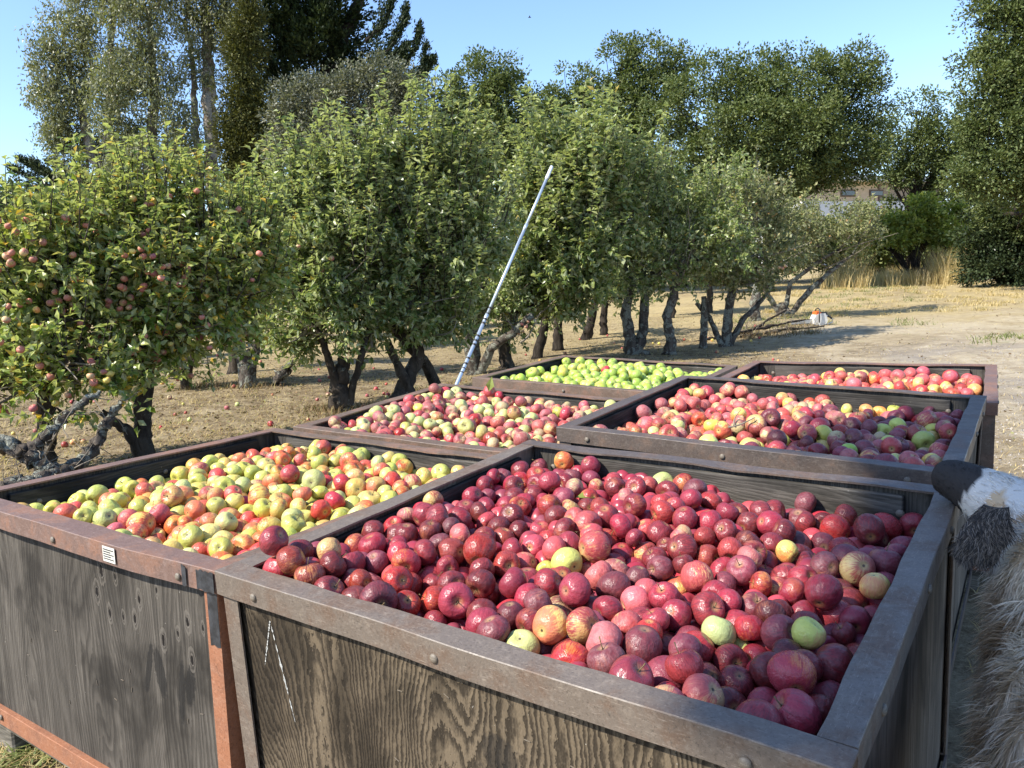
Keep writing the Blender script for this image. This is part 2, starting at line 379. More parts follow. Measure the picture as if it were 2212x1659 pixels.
def build_bin(k, label, rims, panels, post, bottom, liner, depth_adj=0.0, bows=(0, 0, 0, 0), seed=1):
    root = empty("apple_bin", mat=bin_matrix(k)); tag(root, label, "bin", "steel rimmed plywood apple bins")
    zb = -(BINS[k][3] + .80) + .095 + depth_adj      # underside of the box
    hw, hd = BW / 2, BD / 2
    # rails: front, back, left, right
    fr = link("rim_rail", l_rail(BW, seed=seed, bow=bows[0], wav=.0012).mesh("rim_rail", rims[0]), root, rotz(0, 0, -hd, 0))
    link("rim_rail", l_rail(BW, seed=seed + 1, bow=bows[1], wav=.0022).mesh("rim_rail", rims[1]), root, rotz(math.pi, 0, hd, 0))
    link("rim_rail", l_rail(BD - .104, seed=seed + 2, bow=bows[2]).mesh("rim_rail", rims[2]), root, rotz(-math.pi / 2, -hw, 0, -.001))
    link("rim_rail", l_rail(BD - .104, seed=seed + 3, bow=bows[3]).mesh("rim_rail", rims[3]), root, rotz(math.pi / 2, hw, 0, -.001))
    # the corner gussets close the rail ends
    for sx in (-1, 1):
        for sy in (-1, 1):
            m = MB(); a = .0072; l = .045; th = .004; z0, z1 = zb + .004, -.0085
            X0 = sx * (hw - a); Y0 = sy * (hd - a)
            m.box((X0, Y0, z0), (X0 - sx * l, Y0 - sy * th, z1)); m.box((X0, Y0 - sy * th, z0), (X0 - sx * th, Y0 - sy * l, z1))
            o = m.obj("corner_post", post if not (sx > 0 and k == 'A') else M['rust'], root)
    # panels
    pi = .019
    P = [((-hw + pi + .02, -hd + pi, zb + .004), (hw - pi - .02, -hd + pi + .014, -.0075), panels[0]), ((-hw + pi + .02, hd - pi - .014, zb + .004), (hw - pi - .02, hd - pi, -.0075), panels[1]),
         ((-hw + pi, -hd + pi, zb + .004), (-hw + pi + .014, hd - pi, -.0085), panels[2]), ((hw - pi - .014, -hd + pi, zb + .004), (hw - pi, hd - pi, -.0085), panels[3])]
    for a, b, mt in P: MB().box(a, b, .001).obj("side_panel", mt, root)
    # liner boards inside, below the rim
    li = pi + .0165; lh = .135
    MB().box((-hw + .13, hd - li - .016, -.02), (hw - .115, hd - li, -.02 - lh), .003).obj("liner_board", liner, root)
    MB().box((-hw + .13, -hd + li, -.02), (hw - .115, -hd + li + .016, -.02 - lh), .003).obj("liner_board", liner, root)
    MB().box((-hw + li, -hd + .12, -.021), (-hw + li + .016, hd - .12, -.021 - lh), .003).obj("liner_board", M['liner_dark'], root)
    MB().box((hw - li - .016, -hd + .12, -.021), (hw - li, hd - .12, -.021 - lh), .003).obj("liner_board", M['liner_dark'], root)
    # bottom rails, floor, base boards, skids
    for a, (x, y, L) in enumerate(((0, -hd, BW - .02), (0, hd, BW - .02))):
        link("bottom_rail", l_rail(L, leg=.05, seed=seed + 9 + a, wav=.001).mesh("bottom_rail", bottom), root, rotz(0 if a == 0 else math.pi, x, y + (.003 if a == 0 else -.003), zb + .052))
    for sx in (-1, 1): MB().box((sx * (hw - .003), -hd + .05, zb), (sx * (hw - .008), hd - .05, zb + .05)).obj("bottom_rail", bottom, root)
    MB().box((-hw + .035, -hd + .035, zb + .01), (hw - .035, hd - .035, zb + .026)).obj("bin_base", M['wood_dark'], root)
    for y in (-hd + .07, 0, hd - .07): MB().box((-hw + .02, y - .055, zb - .021), (hw - .02, y + .055, zb - .002), .002).obj("base_board", M['timber'], root)
    for x in (-hw + .085, 0, hw - .085): MB().box((x - .045, -hd + .02, zb - .105), (x + .045, hd - .02, zb - .0225), .006).obj("skid", M['timber'], root)
    # bolts
    bm_ = bolt_mesh()
    for x in (-hw + .12, -.02, hw - .12):
        o = link("bolt", bm_, root, Matrix.Translation((x, -hd - (bows[0] * (1 - (2 * x / BW) ** 2)), -.032)))
        link("bolt", bm_, root, Matrix.Translation((x, hd - li - .016, -.062)) @ Matrix.Scale(1.15, 4))
    for y in (-hd + .2, 0.05, hd - .2):
        link("bolt", bm_, root, rotz(math.pi / 2, hw, y, -.033)); link("bolt", bm_, root, rotz(math.pi / 2, -hw + li + .016, y, -.062) )
    for x in (-hw + .12, hw - .12): link("bolt", bm_, root, Matrix.Translation((x, -hd + .003, zb + .027)))
    return root, zb
binB, zB = build_bin('B', "plywood bin heaped with dark red apples, chalk caret on its brown panel", [M['rim_grey'], M['rim_dark'], M['rim_grey'], M['rim_grey']], [M['wood_B'], M['wood_dark'], M['wood_side'], M['wood_side']], M['rim_grey'], M['rim_grey'], M['liner'], seed=3)
binA, zA = build_bin('A', "plywood bin of green and blushed apples with rusty front rail and paper sticker", [M['rim_rust'], M['rim_brown'], M['rim_rust'], M['rim_brown']], [M['wood_A'], M['wood_dark'], M['wood_dark'], M['wood_side']], M['rust'], M['rust'], M['liner'], bows=(.016, .002, 0, 0), seed=17)
binC, _ = build_bin('C', "plywood bin of pink and pale green apples standing beside the metal pole", [M['rim_brown'], M['rim_brown'], M['rim_brown'], M['rim_dark']], [M['wood_dark']] * 4, M['rim_brown'], M['rust'], M['liner'], seed=31, bows=(.004, .004, 0, 0))
binD, _ = build_bin('D', "dark rimmed bin of mixed red, purple and yellow apples by the dog's nose", [M['rim_dark'], M['rim_dark'], M['rim_dark'], M['rim_dark']], [M['wood_dark']] * 3 + [M['wood_side']], M['rim_dark'], M['rim_dark'], M['liner_dark'], seed=45)
binE, _ = build_bin('E', "bin filled with bright green apples below the orchard trees", [M['rim_brown'], M['rim_brown'], M['rim_brown'], M['rim_brown']], [M['wood_dark']] * 4, M['rim_brown'], M['rust'], M['liner'], seed=59)
binF, _ = build_bin('F', "bin of pink and yellow apples beside the sandy track", [M['rim_rust'], M['rim_rust'], M['rim_rust'], M['rim_rust']], [M['wood_dark']] * 4, M['rim_brown'], M['rust'], M['liner'], seed=71)
# black paint on A's corner, sticker, chalk caret, staples
def wavy_patch(xs, z0, z1, y, seed, th=.0012):
    rg = np.random.default_rng(seed); V = []; Fc = []; n = len(xs)
    for i, x in enumerate(xs):
        a = z0 + rg.uniform(-.003, .003); b = z1 + rg.uniform(-.004, .004)
        V += [(x, y, a), (x, y, b)]
        if i: Fc.append((2 * i - 2, 2 * i, 2 * i + 1, 2 * i - 1))
    return np.array(V), Fc
hdA = BD / 2
MB().add(*wavy_patch(np.linspace(.50, .515, 4), -.047, -.004, -hdA - .0075, 1)).obj("paint_patch", M['black_paint'], binA); MB().add(*wavy_patch(np.linspace(.545, .603, 8), -.047, -.003, -hdA - .0035, 2)).obj("paint_patch", M['black_paint'], binA)
m = MB(); m.add(*wavy_patch(np.linspace(.563, .5968, 4), -.17, -.052, -hdA + .0060, 3)); m.obj("paint_patch", M['black_paint'], binA)
m = MB(); m.box((.212, -hdA - .0185, -.042), (.262, -hdA - .0175, -.006)); m.obj("paper_sticker", M['sticker'], binA)
stk = bpy.context.scene.objects[-1] if False else None
m = MB()
for i in range(5): m.box((.216, -hdA - .0194, -.036 + i * .0055), (.258 - (i % 2) * .012, -hdA - .0188, -.0335 + i * .0055))
m.obj("printed_lines", M['ink'], binA)
def chalk(pts, w, seed):
    rg = np.random.default_rng(seed); V = []; Fc = []; n = 40
    pts = np.array(pts); y = -BD / 2 + .0178
    for i in range(n):
        f = i / (n - 1); p = pts[0] * (1 - f) + pts[1] * f; ww = w * (1 - abs(f - .4) * 1.3) * rg.choice([.0, .15, .3, .6], p=[.2, .3, .3, .2])
        V += [(p[0] - ww, y, p[1]), (p[0] + ww, y, p[1])]
        if i: Fc.append((2 * i - 2, 2 * i - 1, 2 * i + 1, 2 * i))
    return V, Fc
m = MB(); m.add(*chalk([(-.468, -.085), (-.502, -.19)], .0075, 1)); m.add(*chalk([(-.466, -.095), (-.425, -.29)], .0075, 2)); m.obj("chalk_mark", M['chalk'], binB)
rg = np.random.default_rng(5)
stm = MB(); stm.box((-.006, -.0012, -.0007), (.006, 0, .0007)); stm = stm.mesh("staple", M['bolt'])
for i in range(16):
    link("staple", stm, binB, Matrix.Translation((rg.uniform(-.3, .35), -BD / 2 + .0185, rg.uniform(-.35, -.1))) @ Matrix.Rotation(rg.uniform(-.1, .5), 4, 'Y'))
for i in range(12):
    link("staple", stm, binA, Matrix.Translation((rg.uniform(-.5, .5), -BD / 2 + .0185, rg.uniform(-.5, -.3))) @ Matrix.Rotation(rg.choice([0, 1.5]) + rg.uniform(-.3, .3), 4, 'Y'))

# ------------------------------------------------------------------ apples
def apple_mesh(seed, seg=26, rings=17):
    rg = np.random.default_rng(seed)
    ph = np.linspace(0, math.pi, rings); ph = ph - .10 * np.sin(2 * ph)
    th = np.arange(seg) * 2 * math.pi / seg
    el = rg.uniform(.82, .95); sh = rg.uniform(.02, .10); dip = rg.uniform(.26, .36)
    V = [];
    lob = rg.uniform(.008, .03); p0 = rg.uniform(0, 6); tilt = rg.uniform(-.08, .08, 2); sq = rg.uniform(-.04, .04)
    for p in ph[1:-1]:
        r = math.sin(p) ** .93 * (1 + sh * math.cos(p)); z = el * math.cos(p)
        z -= dip * math.exp(-(p / .36) ** 2); z += .17 * math.exp(-((math.pi - p) / .32) ** 2)
        rr = r * (1 + lob * (.3 + .7 * (p / math.pi)) * np.cos(5 * th + p0) + sq * np.cos(2 * th) + .012 * np.cos(3 * th + p0 * 2))
        V.append(np.stack([rr * np.cos(th), rr * np.sin(th), z + tilt[0] * rr * np.cos(th) + tilt[1] * rr * np.sin(th)], -1))
    V = np.vstack(V + [np.array([[0, 0, el - dip - .02], [0, 0, -el + .17 + .02]])])
    k = seg; n = rings - 2; i = np.arange(n - 1)[:, None] * k; j = np.arange(k)[None]; j2 = (j + 1) % k
    q = np.stack([i + j, i + k + j, i + k + j2, i + j2], -1).reshape(-1, 4)
    jj = np.arange(k); t1 = np.stack([np.full(k, n * k), jj, (jj + 1) % k], -1); t2 = np.stack([np.full(k, n * k + 1), (n - 1) * k + (jj + 1) % k, (n - 1) * k + jj], -1)
    return V, q, np.vstack([t1, t2]), el - dip
def mat_apple(name, ground, blush, deep, cover=.6, streak=.5, dust=.2, rough=.33, hue=.02):
    t = NT(name); co = t.coord(); oi = t.t.nodes.new("ShaderNodeObjectInfo"); R = oi.outputs["Random"]
    Wd = t.math('MULTIPLY', R, 91.0)
    sep = t.t.nodes.new("ShaderNodeSeparateXYZ"); t.t.links.new(co, sep.inputs[0])
    cb = t.t.nodes.new("ShaderNodeCombineXYZ"); t.t.links.new(sep.outputs[0], cb.inputs[0]); t.t.links.new(sep.outputs[1], cb.inputs[1])
    rad = t.vmath('LENGTH', cb.outputs[0], out=1); nrm = t.vmath('NORMALIZE', cb.outputs[0])
    mer = t.vmath('ADD', t.vmath('SCALE', nrm, scale=1.0), t.vmath('MULTIPLY', co, (.12, .12, .22)))
    s1 = t.noise(mer, 11, 3, .6, .2, W=Wd); s2 = t.noise(mer, 30, 2, .6, .3, W=Wd)
    big = t.noise(co, .9, 2, .5, 0, W=Wd); med = t.noise(co, 3.0, 3, .6, .3, W=t.math('ADD', Wd, 7.0)); fine = t.noise(co, 14, 4, .7, 0, W=Wd)
    f1 = t.math('FRACT', t.math('MULTIPLY', R, 17.3)); f2 = t.math('FRACT', t.math('MULTIPLY', R, 53.9)); f3 = t.math('FRACT', t.math('MULTIPLY', R, 131.7))
    cov = t.math('ADD', cover, t.math('MULTIPLY', t.math('SUBTRACT', f1, .5), .35))
    fld = t.math('ADD', t.math('MULTIPLY', sep.outputs[0], .22), t.math('ADD', big, t.math('MULTIPLY', t.math('SUBTRACT', s1, .5), streak)))
    fld = t.math('ADD', fld, t.math('MULTIPLY', t.math('SUBTRACT', s2, .5), streak * .7))
    thr = t.math('SUBTRACT', 1.0, cov)
    mask = t.ramp(fld, t.math('SUBTRACT', thr, .13), t.math('ADD', thr, .13))
    bl = t.mix(t.ramp(t.math('ADD', s1, t.math('MULTIPLY', f2, .3)), .45, .85), blush, deep)
    col = t.mix(mask, ground, bl)
    cav = t.math('MULTIPLY', t.ramp(rad, .42, .12), t.ramp(fine, .3, .6, .4, .95))
    col = t.mix(cav, col, tuple(.45 * a + .55 * b for a, b in zip((.30, .24, .09), ground)))
    core = t.ramp(rad, .11, .05); col = t.mix(core, col, (.05, .035, .015))
    hs = t.node("ShaderNodeHueSaturation", {"Hue": t.math('ADD', .5, t.math('MULTIPLY', t.math('SUBTRACT', f2, .5), hue)), "Saturation": t.math('ADD', .9, t.math('MULTIPLY', f3, .15)), "Value": t.math('ADD', .78, t.math('MULTIPLY', f1, .42)), "Color": col})
    col = hs
    vor = t.node("ShaderNodeTexVoronoi", {"Vector": co, "Scale": 9.0}); col = t.mix(t.math('MULTIPLY', t.ramp(vor, .08, .04), .35), col, (.6, .5, .35))
    du = t.math('MULTIPLY', t.ramp(med, .25, .8, .25, 1), t.ramp(fine, .3, .65, .55, 1)); du = t.math('MULTIPLY', du, t.math('MULTIPLY', dust, t.math('ADD', .3, t.math('MULTIPLY', f3, 1.3))), clamp=True)
    col = t.mix(du, col, (.44, .27, .27) if dust > .13 else (.55, .48, .38))
    sc = t.math('MULTIPLY', t.ramp(t.noise(co, 2.3, 4, .7, 1.2, W=t.math('ADD', Wd, 31.0)), .68, .74), .5); col = t.mix(sc, col, (.30, .19, .10))
    rg_ = t.math('ADD', t.math('ADD', rough, t.math('MULTIPLY', du, .5)), t.math('MULTIPLY', t.math('SUBTRACT', fine, .5), .12))
    n = t.t.nodes.new("ShaderNodeBsdfPrincipled"); t._set(n.inputs["Base Color"], col); t._set(n.inputs["Roughness"], rg_); n.inputs["Specular IOR Level"].default_value = .42
    n.inputs["Subsurface Weight"].default_value = .0
    t._set(n.inputs["Normal"], t.bump(t.math('ADD', med, t.math('MULTIPLY', fine, .12)), .18, .05))
    return t.done(n.outputs[0])
AM = {
 'dark red': mat_apple("apple_dark_red", (.34, .08, .03), (.265, .010, .016), (.095, .005, .010), .92, .6, .16, .27),
 'purple red': mat_apple("apple_purple_red", (.32, .10, .05), (.20, .013, .026), (.09, .007, .017), .88, .5, .26, .35),
 'crimson': mat_apple("apple_crimson", (.54, .18, .05), (.42, .018, .020), (.21, .008, .012), .84, .8, .10, .25),
 'rosy striped': mat_apple("apple_rosy", (.60, .38, .12), (.42, .055, .04), (.27, .018, .02), .68, 1.0, .2, .33),
 'orange red': mat_apple("apple_orange_red", (.62, .40, .09), (.58, .085, .03), (.42, .03, .02), .66, .9, .10, .30, .03),
 'orange': mat_apple("apple_orange", (.66, .38, .08), (.60, .17, .03), (.50, .07, .03), .6, .5, .15, .33, .03),
 'yellow': mat_apple("apple_yellow", (.66, .52, .12), (.62, .30, .07), (.55, .15, .05), .33, .7, .10, .33, .03),
 'yellow green': mat_apple("apple_yellow_green", (.48, .49, .085), (.55, .42, .11), (.50, .25, .08), .22, .4, .10, .30, .03),
 'pale green': mat_apple("apple_pale_green", (.50, .54, .17), (.52, .40, .16), (.5, .3, .12), .22, .4, .2, .38, .03),
 'bright green': mat_apple("apple_bright_green", (.32, .45, .055), (.45, .47, .07), (.48, .36, .08), .30, .4, .10, .28, .02),
 'pink': mat_apple("apple_pink", (.64, .44, .17), (.53, .10, .075), (.38, .035, .04), .74, .8, .25, .36, .03),
 'dull pink': mat_apple("apple_dull_pink", (.52, .42, .17), (.37, .085, .065), (.24, .03, .035), .70, .7, .4, .42, .03),
 'peach': mat_apple("apple_peach", (.66, .47, .20), (.52, .20, .11), (.40, .09, .06), .62, .6, .3, .45, .03),
 'bright red': mat_apple("apple_bright_red", (.55, .22, .06), (.50, .022, .022), (.30, .012, .015), .92, .4, .10, .26),
}
AV = []; AME = {}
for i in range(6):
    V, q, tr, top = apple_mesh(100 + i); me = np_mesh("apple", V, [q, tr], AM['dark red'], True); AV.append((V, q, tr, top, me))
SMALLV = []
for i in range(3):
    V, q, tr, top = apple_mesh(200 + i, 12, 9); SMALLV.append((V, q, tr, top, np_mesh("apple_small", V, [q, tr], AM['pink'], True)))
M['stem'] = simple_mat("apple_stem", (.14, .10, .045), .7, .3, .4, 30)
def stem_mesh(i):
    rg = np.random.default_rng(i); L = rg.uniform(.35, .75); b = rg.uniform(-.25, .25)
    p = [(0, 0, 0), (b * .1, 0, L * .35), (b * .5, .02, L * .7), (b * 1.2, .04, L)]
    m = MB(); m.tube(p, [.035, .026, .026, .045], 6); return m.mesh("stem", M['stem'], True)
STEMS = [stem_mesh(i) for i in range(6)]

def pile(seed, n, rmean, rsd, zfun, iters=130):
    """settle spheres over a support surface inside the bin (bin-local coordinates)"""
    rg = np.random.default_rng(seed); hx, hy = BW / 2 - .055, BD / 2 - .055
    hx0, hy0 = BW / 2 - .038, BD / 2 - .036
    r = np.clip(rg.normal(rmean, rsd, n), rmean * .72, rmean * 1.3)
    P = np.stack([rg.uniform(-hx, hx, n), rg.uniform(-hy, hy, n), np.zeros(n)], -1)
    P[:, 2] = zfun(P[:, 0], P[:, 1]) + rg.uniform(-.10, .10, n) - .05
    for it in range(iters):
        if it % 6 == 0:
            S = (P ** 2).sum(1); D2 = S[:, None] + S[None] - 2 * P @ P.T; rr = r[:, None] + r[None] + .012
            I, J = np.nonzero(np.triu(D2 < rr * rr, 1))
        P[:, 2] -= .0016 if it < iters * .75 else .0005
        d = P[I] - P[J]; L = np.sqrt((d ** 2).sum(1)) + 1e-9; ov = r[I] + r[J] - L; k = ov > 0
        dd = d[k] / L[k][:, None] * (ov[k] * .42)[:, None]
        acc = np.zeros_like(P); np.add.at(acc, I[k], dd); np.add.at(acc, J[k], -dd); P += np.clip(acc, -.03, .03)
        P[:, 0] = np.clip(P[:, 0], -hx0 + r, hx0 - r); P[:, 1] = np.clip(P[:, 1], -hy0 + r, hy0 - r)
        lo = zfun(P[:, 0], P[:, 1]) - .155; P[:, 2] = np.maximum(P[:, 2], lo)
        # the liner boards keep the fruit off the upper wall
        u = P[:, 2] > -.16; P[u, 1] = np.clip(P[u, 1], -hy0 + .018 + r[u], hy0 - .018 - r[u]); P[u, 0] = np.clip(P[u, 0], -hx0 + .018 + r[u], hx0 - .018 - r[u])
    return P, r

def zone_word(u, v, names):
    """names: front, back, left, right, middle"""
    a, b = u / (BW / 2), v / (BD / 2)
    if a < -.45 and b < -.45: return names[0] + " " + names[2] + " corner"
    if max(abs(a), abs(b)) < .42: return names[4]
    return None
BININFO = {
 'B': dict(n=1650, r=.0268, sd=.0030, z=lambda x, y: -.026 + .012 * ((x < -.2) & (y < -.2)) + .008 * (y < -.3) + .018 * np.exp(-((x + .02) ** 2 + (y - .1) ** 2) / .12) - .02 * (y > .35) + .012 * np.sin(x * 9 + 1) * np.sin(y * 8), seed=1,
   sides=("the chalk-marked front panel", "the back wall", "the rail shared with the green apple bin", "the rail beside the dog"), name="the dark red apple bin"),
 'A': dict(n=1500, r=.0275, sd=.0027, z=lambda x, y: -.036 + .028 * np.exp(-((x + .0) ** 2 + (y - .1) ** 2) / .16) + .01 * np.sin(x * 8) * np.sin(y * 7 + 1) - .012 * (x < -.4), seed=2,
   sides=("the rusty front rail", "the back wall", "the orchard-side rail", "the rail shared with the dark red bin"), name="the green and blushed apple bin"),
 'C': dict(n=1450, r=.0275, sd=.0026, z=lambda x, y: -.027 + .028 * np.exp(-((x + .15) ** 2 + (y - .1) ** 2) / .15) + .01 * np.sin(x * 8) * np.sin(y * 7 + 2), seed=3,
   sides=("its front rail", "its back wall", "its orchard-side rail", "the neighbouring dark rimmed bin"), name="the pink and pale green apple bin"),
 'D': dict(n=1400, r=.0280, sd=.0031, z=lambda x, y: -.044 + .028 * np.exp(-((x + .2) ** 2 + (y - .05) ** 2) / .12) + .01 * np.sin(x * 9 + 2) * np.sin(y * 7 + 1), seed=4,
   sides=("its front rail", "its back wall", "the rail beside the pink apple bin", "the rail above the dog's nose"), name="the mixed red and yellow apple bin"),
 'E': dict(n=1150, r=.0305, sd=.0022, z=lambda x, y: -.040 + .035 * np.exp(-((x - .05) ** 2 + (y - .1) ** 2) / .18), seed=5,
   sides=("its front rail", "its back wall", "its orchard-side rail", "the pink and yellow apple bin"), name="the bright green apple bin"),
 'F': dict(n=1100, r=.0305, sd=.0028, z=lambda x, y: -.050 + .030 * np.exp(-((x - .0) ** 2 + (y - .15) ** 2) / .16), seed=6,
   sides=("the dark rimmed bin in front", "its back wall", "the bright green apple bin", "the sandy track"), name="the pink and yellow apple bin"),
}
def pick(rg, table):
    ks = list(table); w = np.array([table[k] for k in ks], float); return ks[rg.choice(len(ks), p=w / w.sum())]
def colour_for(k, u, v, rg):
    a, b = u / (BW / 2), v / (BD / 2)
    if k == 'B': return pick(rg, {'dark red': 50, 'purple red': 14 + 16 * max(a, 0), 'crimson': 34, 'rosy striped': 6, 'pink': 1.2, 'dull pink': 2.2})
    if k == 'A':
        gsh = 38 - 20 * a; return pick(rg, {'yellow green': gsh, 'pale green': 12, 'yellow': 14, 'orange red': 30 + 12 * a, 'orange': 18 + 6 * a, 'bright red': 5 + 3 * a, 'pink': 7})
    if k == 'C': return pick(rg, {'dull pink': 42, 'pale green': 24, 'rosy striped': 18, 'crimson': 12, 'pink': 16, 'yellow': 4, 'yellow green': 5})
    if k == 'D':
        if a < -.05 + .25 * b: return pick(rg, {'pink': 36, 'dull pink': 26, 'rosy striped': 14, 'orange red': 12, 'yellow': 5, 'yellow green': 6, 'pale green': 8 if b < 0 else 2, 'bright red': 3})
        return pick(rg, {'purple red': 50, 'dark red': 10, 'rosy striped': 17, 'dull pink': 13, 'yellow green': 10, 'yellow': 4, 'crimson': 5})
    if k == 'E': return pick(rg, {'bright green': 96, 'yellow green': 4})
    return pick(rg, {'pink': 44, 'orange red': 16, 'yellow': 14, 'rosy striped': 10, 'bright red': 10, 'dull pink': 6})
SPECIAL = {  # picture position of single odd ones: the settled apple nearest to it takes the colour
 'B': [((1245, 1202), 'yellow green', 1.35), ((1197, 1228), 'yellow green', .8), ((1188, 1365), 'orange', 1.0), ((1127, 1394), 'pale green', 1), ((1562, 1335), 'pale green', 1), ((1612, 1400), 'pale green', 1.1), ((1413, 1003), 'pale green', 1.15),
       ((890, 1100), 'dull pink', 1), ((1464, 1279), 'orange red', 1), ((1365, 1310), 'pink', 1), ((1278, 1272), 'pink', 1.05), ((1692, 1200), 'yellow', 1), ((1885, 1245), 'yellow', .9), ((1222, 975), 'orange', 1), ((1740, 1362), 'yellow green', .9), ((1335, 1095), 'dull pink', 1), ((640, 1225), 'crimson', 1.05),
       ((1700, 1510), 'dark red', 1.15), ((1645, 1600), 'dark red', 1.15), ((1260, 1400), 'dark red', 1.15)],
 'E': [((1314, 797), 'bright red', 1)],
 'D': [((1524, 830), 'bright red', 1), ((1900, 932), 'yellow green', 1.05), ((1988, 960), 'yellow green', 1), ((1845, 885), 'yellow green', 1), ((1880, 878), 'yellow', .95), ((1830, 965), 'bright green', 1), ((2075, 935), 'yellow', 1)],
 'A': [((735, 1045), 'bright red', 1.05), ((940, 1000), 'yellow green', 1.2), ((520, 1100), 'bright red', 1), ((700, 975), 'orange red', 1), ((728, 1092), 'bright red', 1), ((480, 1195), 'yellow green', 1)],
 'C': [], 'F': [],
}
COLS = {'B': ('green-bin side', 'dog side', 'dark red bin'), 'A': ('orchard side', 'red-bin side', 'green and blushed bin'), 'C': ('orchard side', 'dark-bin side', 'pink bin'), 'D': ('pink-bin side', 'dog side', 'mixed dark-railed bin'), 'E': ('orchard side', 'track side', 'bright green bin'), 'F': ('green-bin side', 'track side', 'bin by the track')}
ANAME = {'B': 'dark_red_apple', 'A': 'blushed_apple', 'C': 'pink_apple', 'D': 'mixed_red_apple', 'E': 'bright_green_apple', 'F': 'rosy_apple'}
def build_pile(k):
    B = BININFO[k]; P, r = pile(B['seed'], B['n'], B['r'], B['sd'], B['z'])
    Mx = np.array(bin_matrix(k)); Wp = P @ Mx[:3, :3].T + Mx[:3, 3]
    px, py, pz = project(Wp)
    # how much of each shows: painter's pass in picture space
    s = .5; ids = np.full((int(H_ * s) + 2, int(W_ * s) + 2), -1, np.int32)
    for i in np.argsort(-pz):
        R_ = r[i] * F_ / pz[i] * s; x, y = px[i] * s, py[i] * s
        x0, x1, y0, y1 = int(max(0, x - R_)), int(min(ids.shape[1], x + R_ + 1)), int(max(0, y - R_)), int(min(ids.shape[0], y + R_ + 1))
        if x1 <= x0 or y1 <= y0: continue
        gx, gy = np.meshgrid(np.arange(x0, x1), np.arange(y0, y1)); mk = (gx - x) ** 2 + (gy - y) ** 2 < R_ * R_
        ids[y0:y1, x0:x1][mk] = i
    # the front rail hides what lies behind it
    L = np.array([(-BW / 2, -BD / 2 + .05, 0), (BW / 2, -BD / 2 + .05, 0)]) @ Mx[:3, :3].T + Mx[:3, 3]; lx, ly, _ = project(L)
    yy, xx = np.mgrid[0:ids.shape[0], 0:ids.shape[1]]; lim = (ly[0] + (xx / s - lx[0]) / (lx[1] - lx[0]) * (ly[1] - ly[0])) * s
    ids[yy > lim] = -1
    cnt = np.bincount(ids[ids >= 0].ravel(), minlength=len(P))
    order = np.argsort(-cnt); vis = [i for i in order if cnt[i] >= 14][:300]
    rg = np.random.default_rng(B['seed'] + 50)
    cols = {int(i): colour_for(k, P[i, 0], P[i, 1], rg) for i in range(len(P))}; scl = np.ones(len(P))
    used = set()
    for (sx, sy), c, f in SPECIAL[k]:
        best = min((j for j in vis if cnt[j] > 25 * s * s * (r[j] * F_ / pz[j] / 14) ** 2 * .3 and j not in used), key=lambda j: (px[j] - sx) ** 2 + (py[j] - sy) ** 2)
        cols[int(best)] = c; scl[best] = f; used.add(best)
    vs_ = set(int(i) for i in vis); xa = Mx[:3, :3]
    for i in vis:
        V, q, tr, top, me = AV[rg.integers(6)]
        o = bpy.data.objects.new(ANAME[k], me); C.objects.link(o)
        o.material_slots[0].link = 'OBJECT'; c = cols[int(i)]; o.material_slots[0].material = AM[c]
        qv = Quaternion(rg.normal(size=4).tolist()).normalized()
        rr = r[i] * 1.05 * scl[i]; asp = rg.uniform(.94, 1.06)
        o.matrix_world = Matrix.Translation(Wp[i].tolist()) @ qv.to_matrix().to_4x4() @ Matrix.Diagonal((rr, rr * asp, rr * rg.uniform(.94, 1.08), 1))
        ax = qv @ Vector((0, 0, 1)); toc = Vector((0, 0, CAMH)) - Vector(Wp[i].tolist()); toc.normalize(); f = ax.dot(toc)
        big = rr * F_ / pz[i]
        st_ = f > .0 and big > 11 and rg.random() < .8
        if st_:
            sm = bpy.data.objects.new("stem", STEMS[rg.integers(6)]); C.objects.link(sm); sm.parent = o
            sm.matrix_local = Matrix.Translation((0, 0, top - .03)) @ Matrix.Rotation(rg.uniform(0, 6), 4, 'Z') @ Matrix.Scale(1.0, 4)
        a, b = P[i, 0] / (BW / 2), P[i, 1] / (BD / 2)
        row = "front" if b < -.34 else ("back" if b > .34 else "middle"); cl = COLS[k][0] if a < -.34 else (COLS[k][1] if a > .34 else "centre")
        sz = "small " if rr < B['r'] * .96 else ("large " if rr > B['r'] * 1.15 else "")
        face = "stem up " if (st_ and f > .3) else ("blossom end out " if f < -.75 else "")
        dd = ((P[vis] - P[i]) ** 2).sum(1); nb = [vis[q] for q in np.argsort(dd)[1:5] if cols[int(vis[q])] != cols[int(i)] and dd[q] < (r[i] * 2.7) ** 2]
        by_ = f"beside a {cols[int(nb[0])]} one, " if nb else "among others alike, "
        lab = f"{sz}{c} apple {face}{by_}{row} {cl}, {COLS[k][2]}"
        if len(lab.split()) > 16: lab = f"{sz}{c} apple {by_}{row} {cl}, {COLS[k][2]}"
        tag(o, lab, "apple", "apples in " + B['name'])
    # the rest of the heap, below and between
    by = {}
    for i in range(len(P)):
        if i in vs_: continue
        by.setdefault(cols[i] if cnt[i] else ('dark red' if k == 'B' else cols[i]), []).append(i)
    Vs, Qs, Ts, mi, mats, n0 = [], [], [], [], [], 0
    mq, mt = [], []
    for c, L_ in by.items():
        mats.append(AM[c])
        for i in L_:
            V, q, tr, top, me = SMALLV[rg.integers(3)] if cnt[i] < 20 else AV[rg.integers(6)]
            Rm = np.array(Quaternion(rg.normal(size=4).tolist()).normalized().to_matrix())
            Vs.append((V * r[i]) @ Rm.T + Wp[i]); Qs.append(q + n0); Ts.append(tr + n0); mq.append(np.full(len(q), len(mats) - 1)); mt.append(np.full(len(tr), len(mats) - 1)); n0 += len(V)
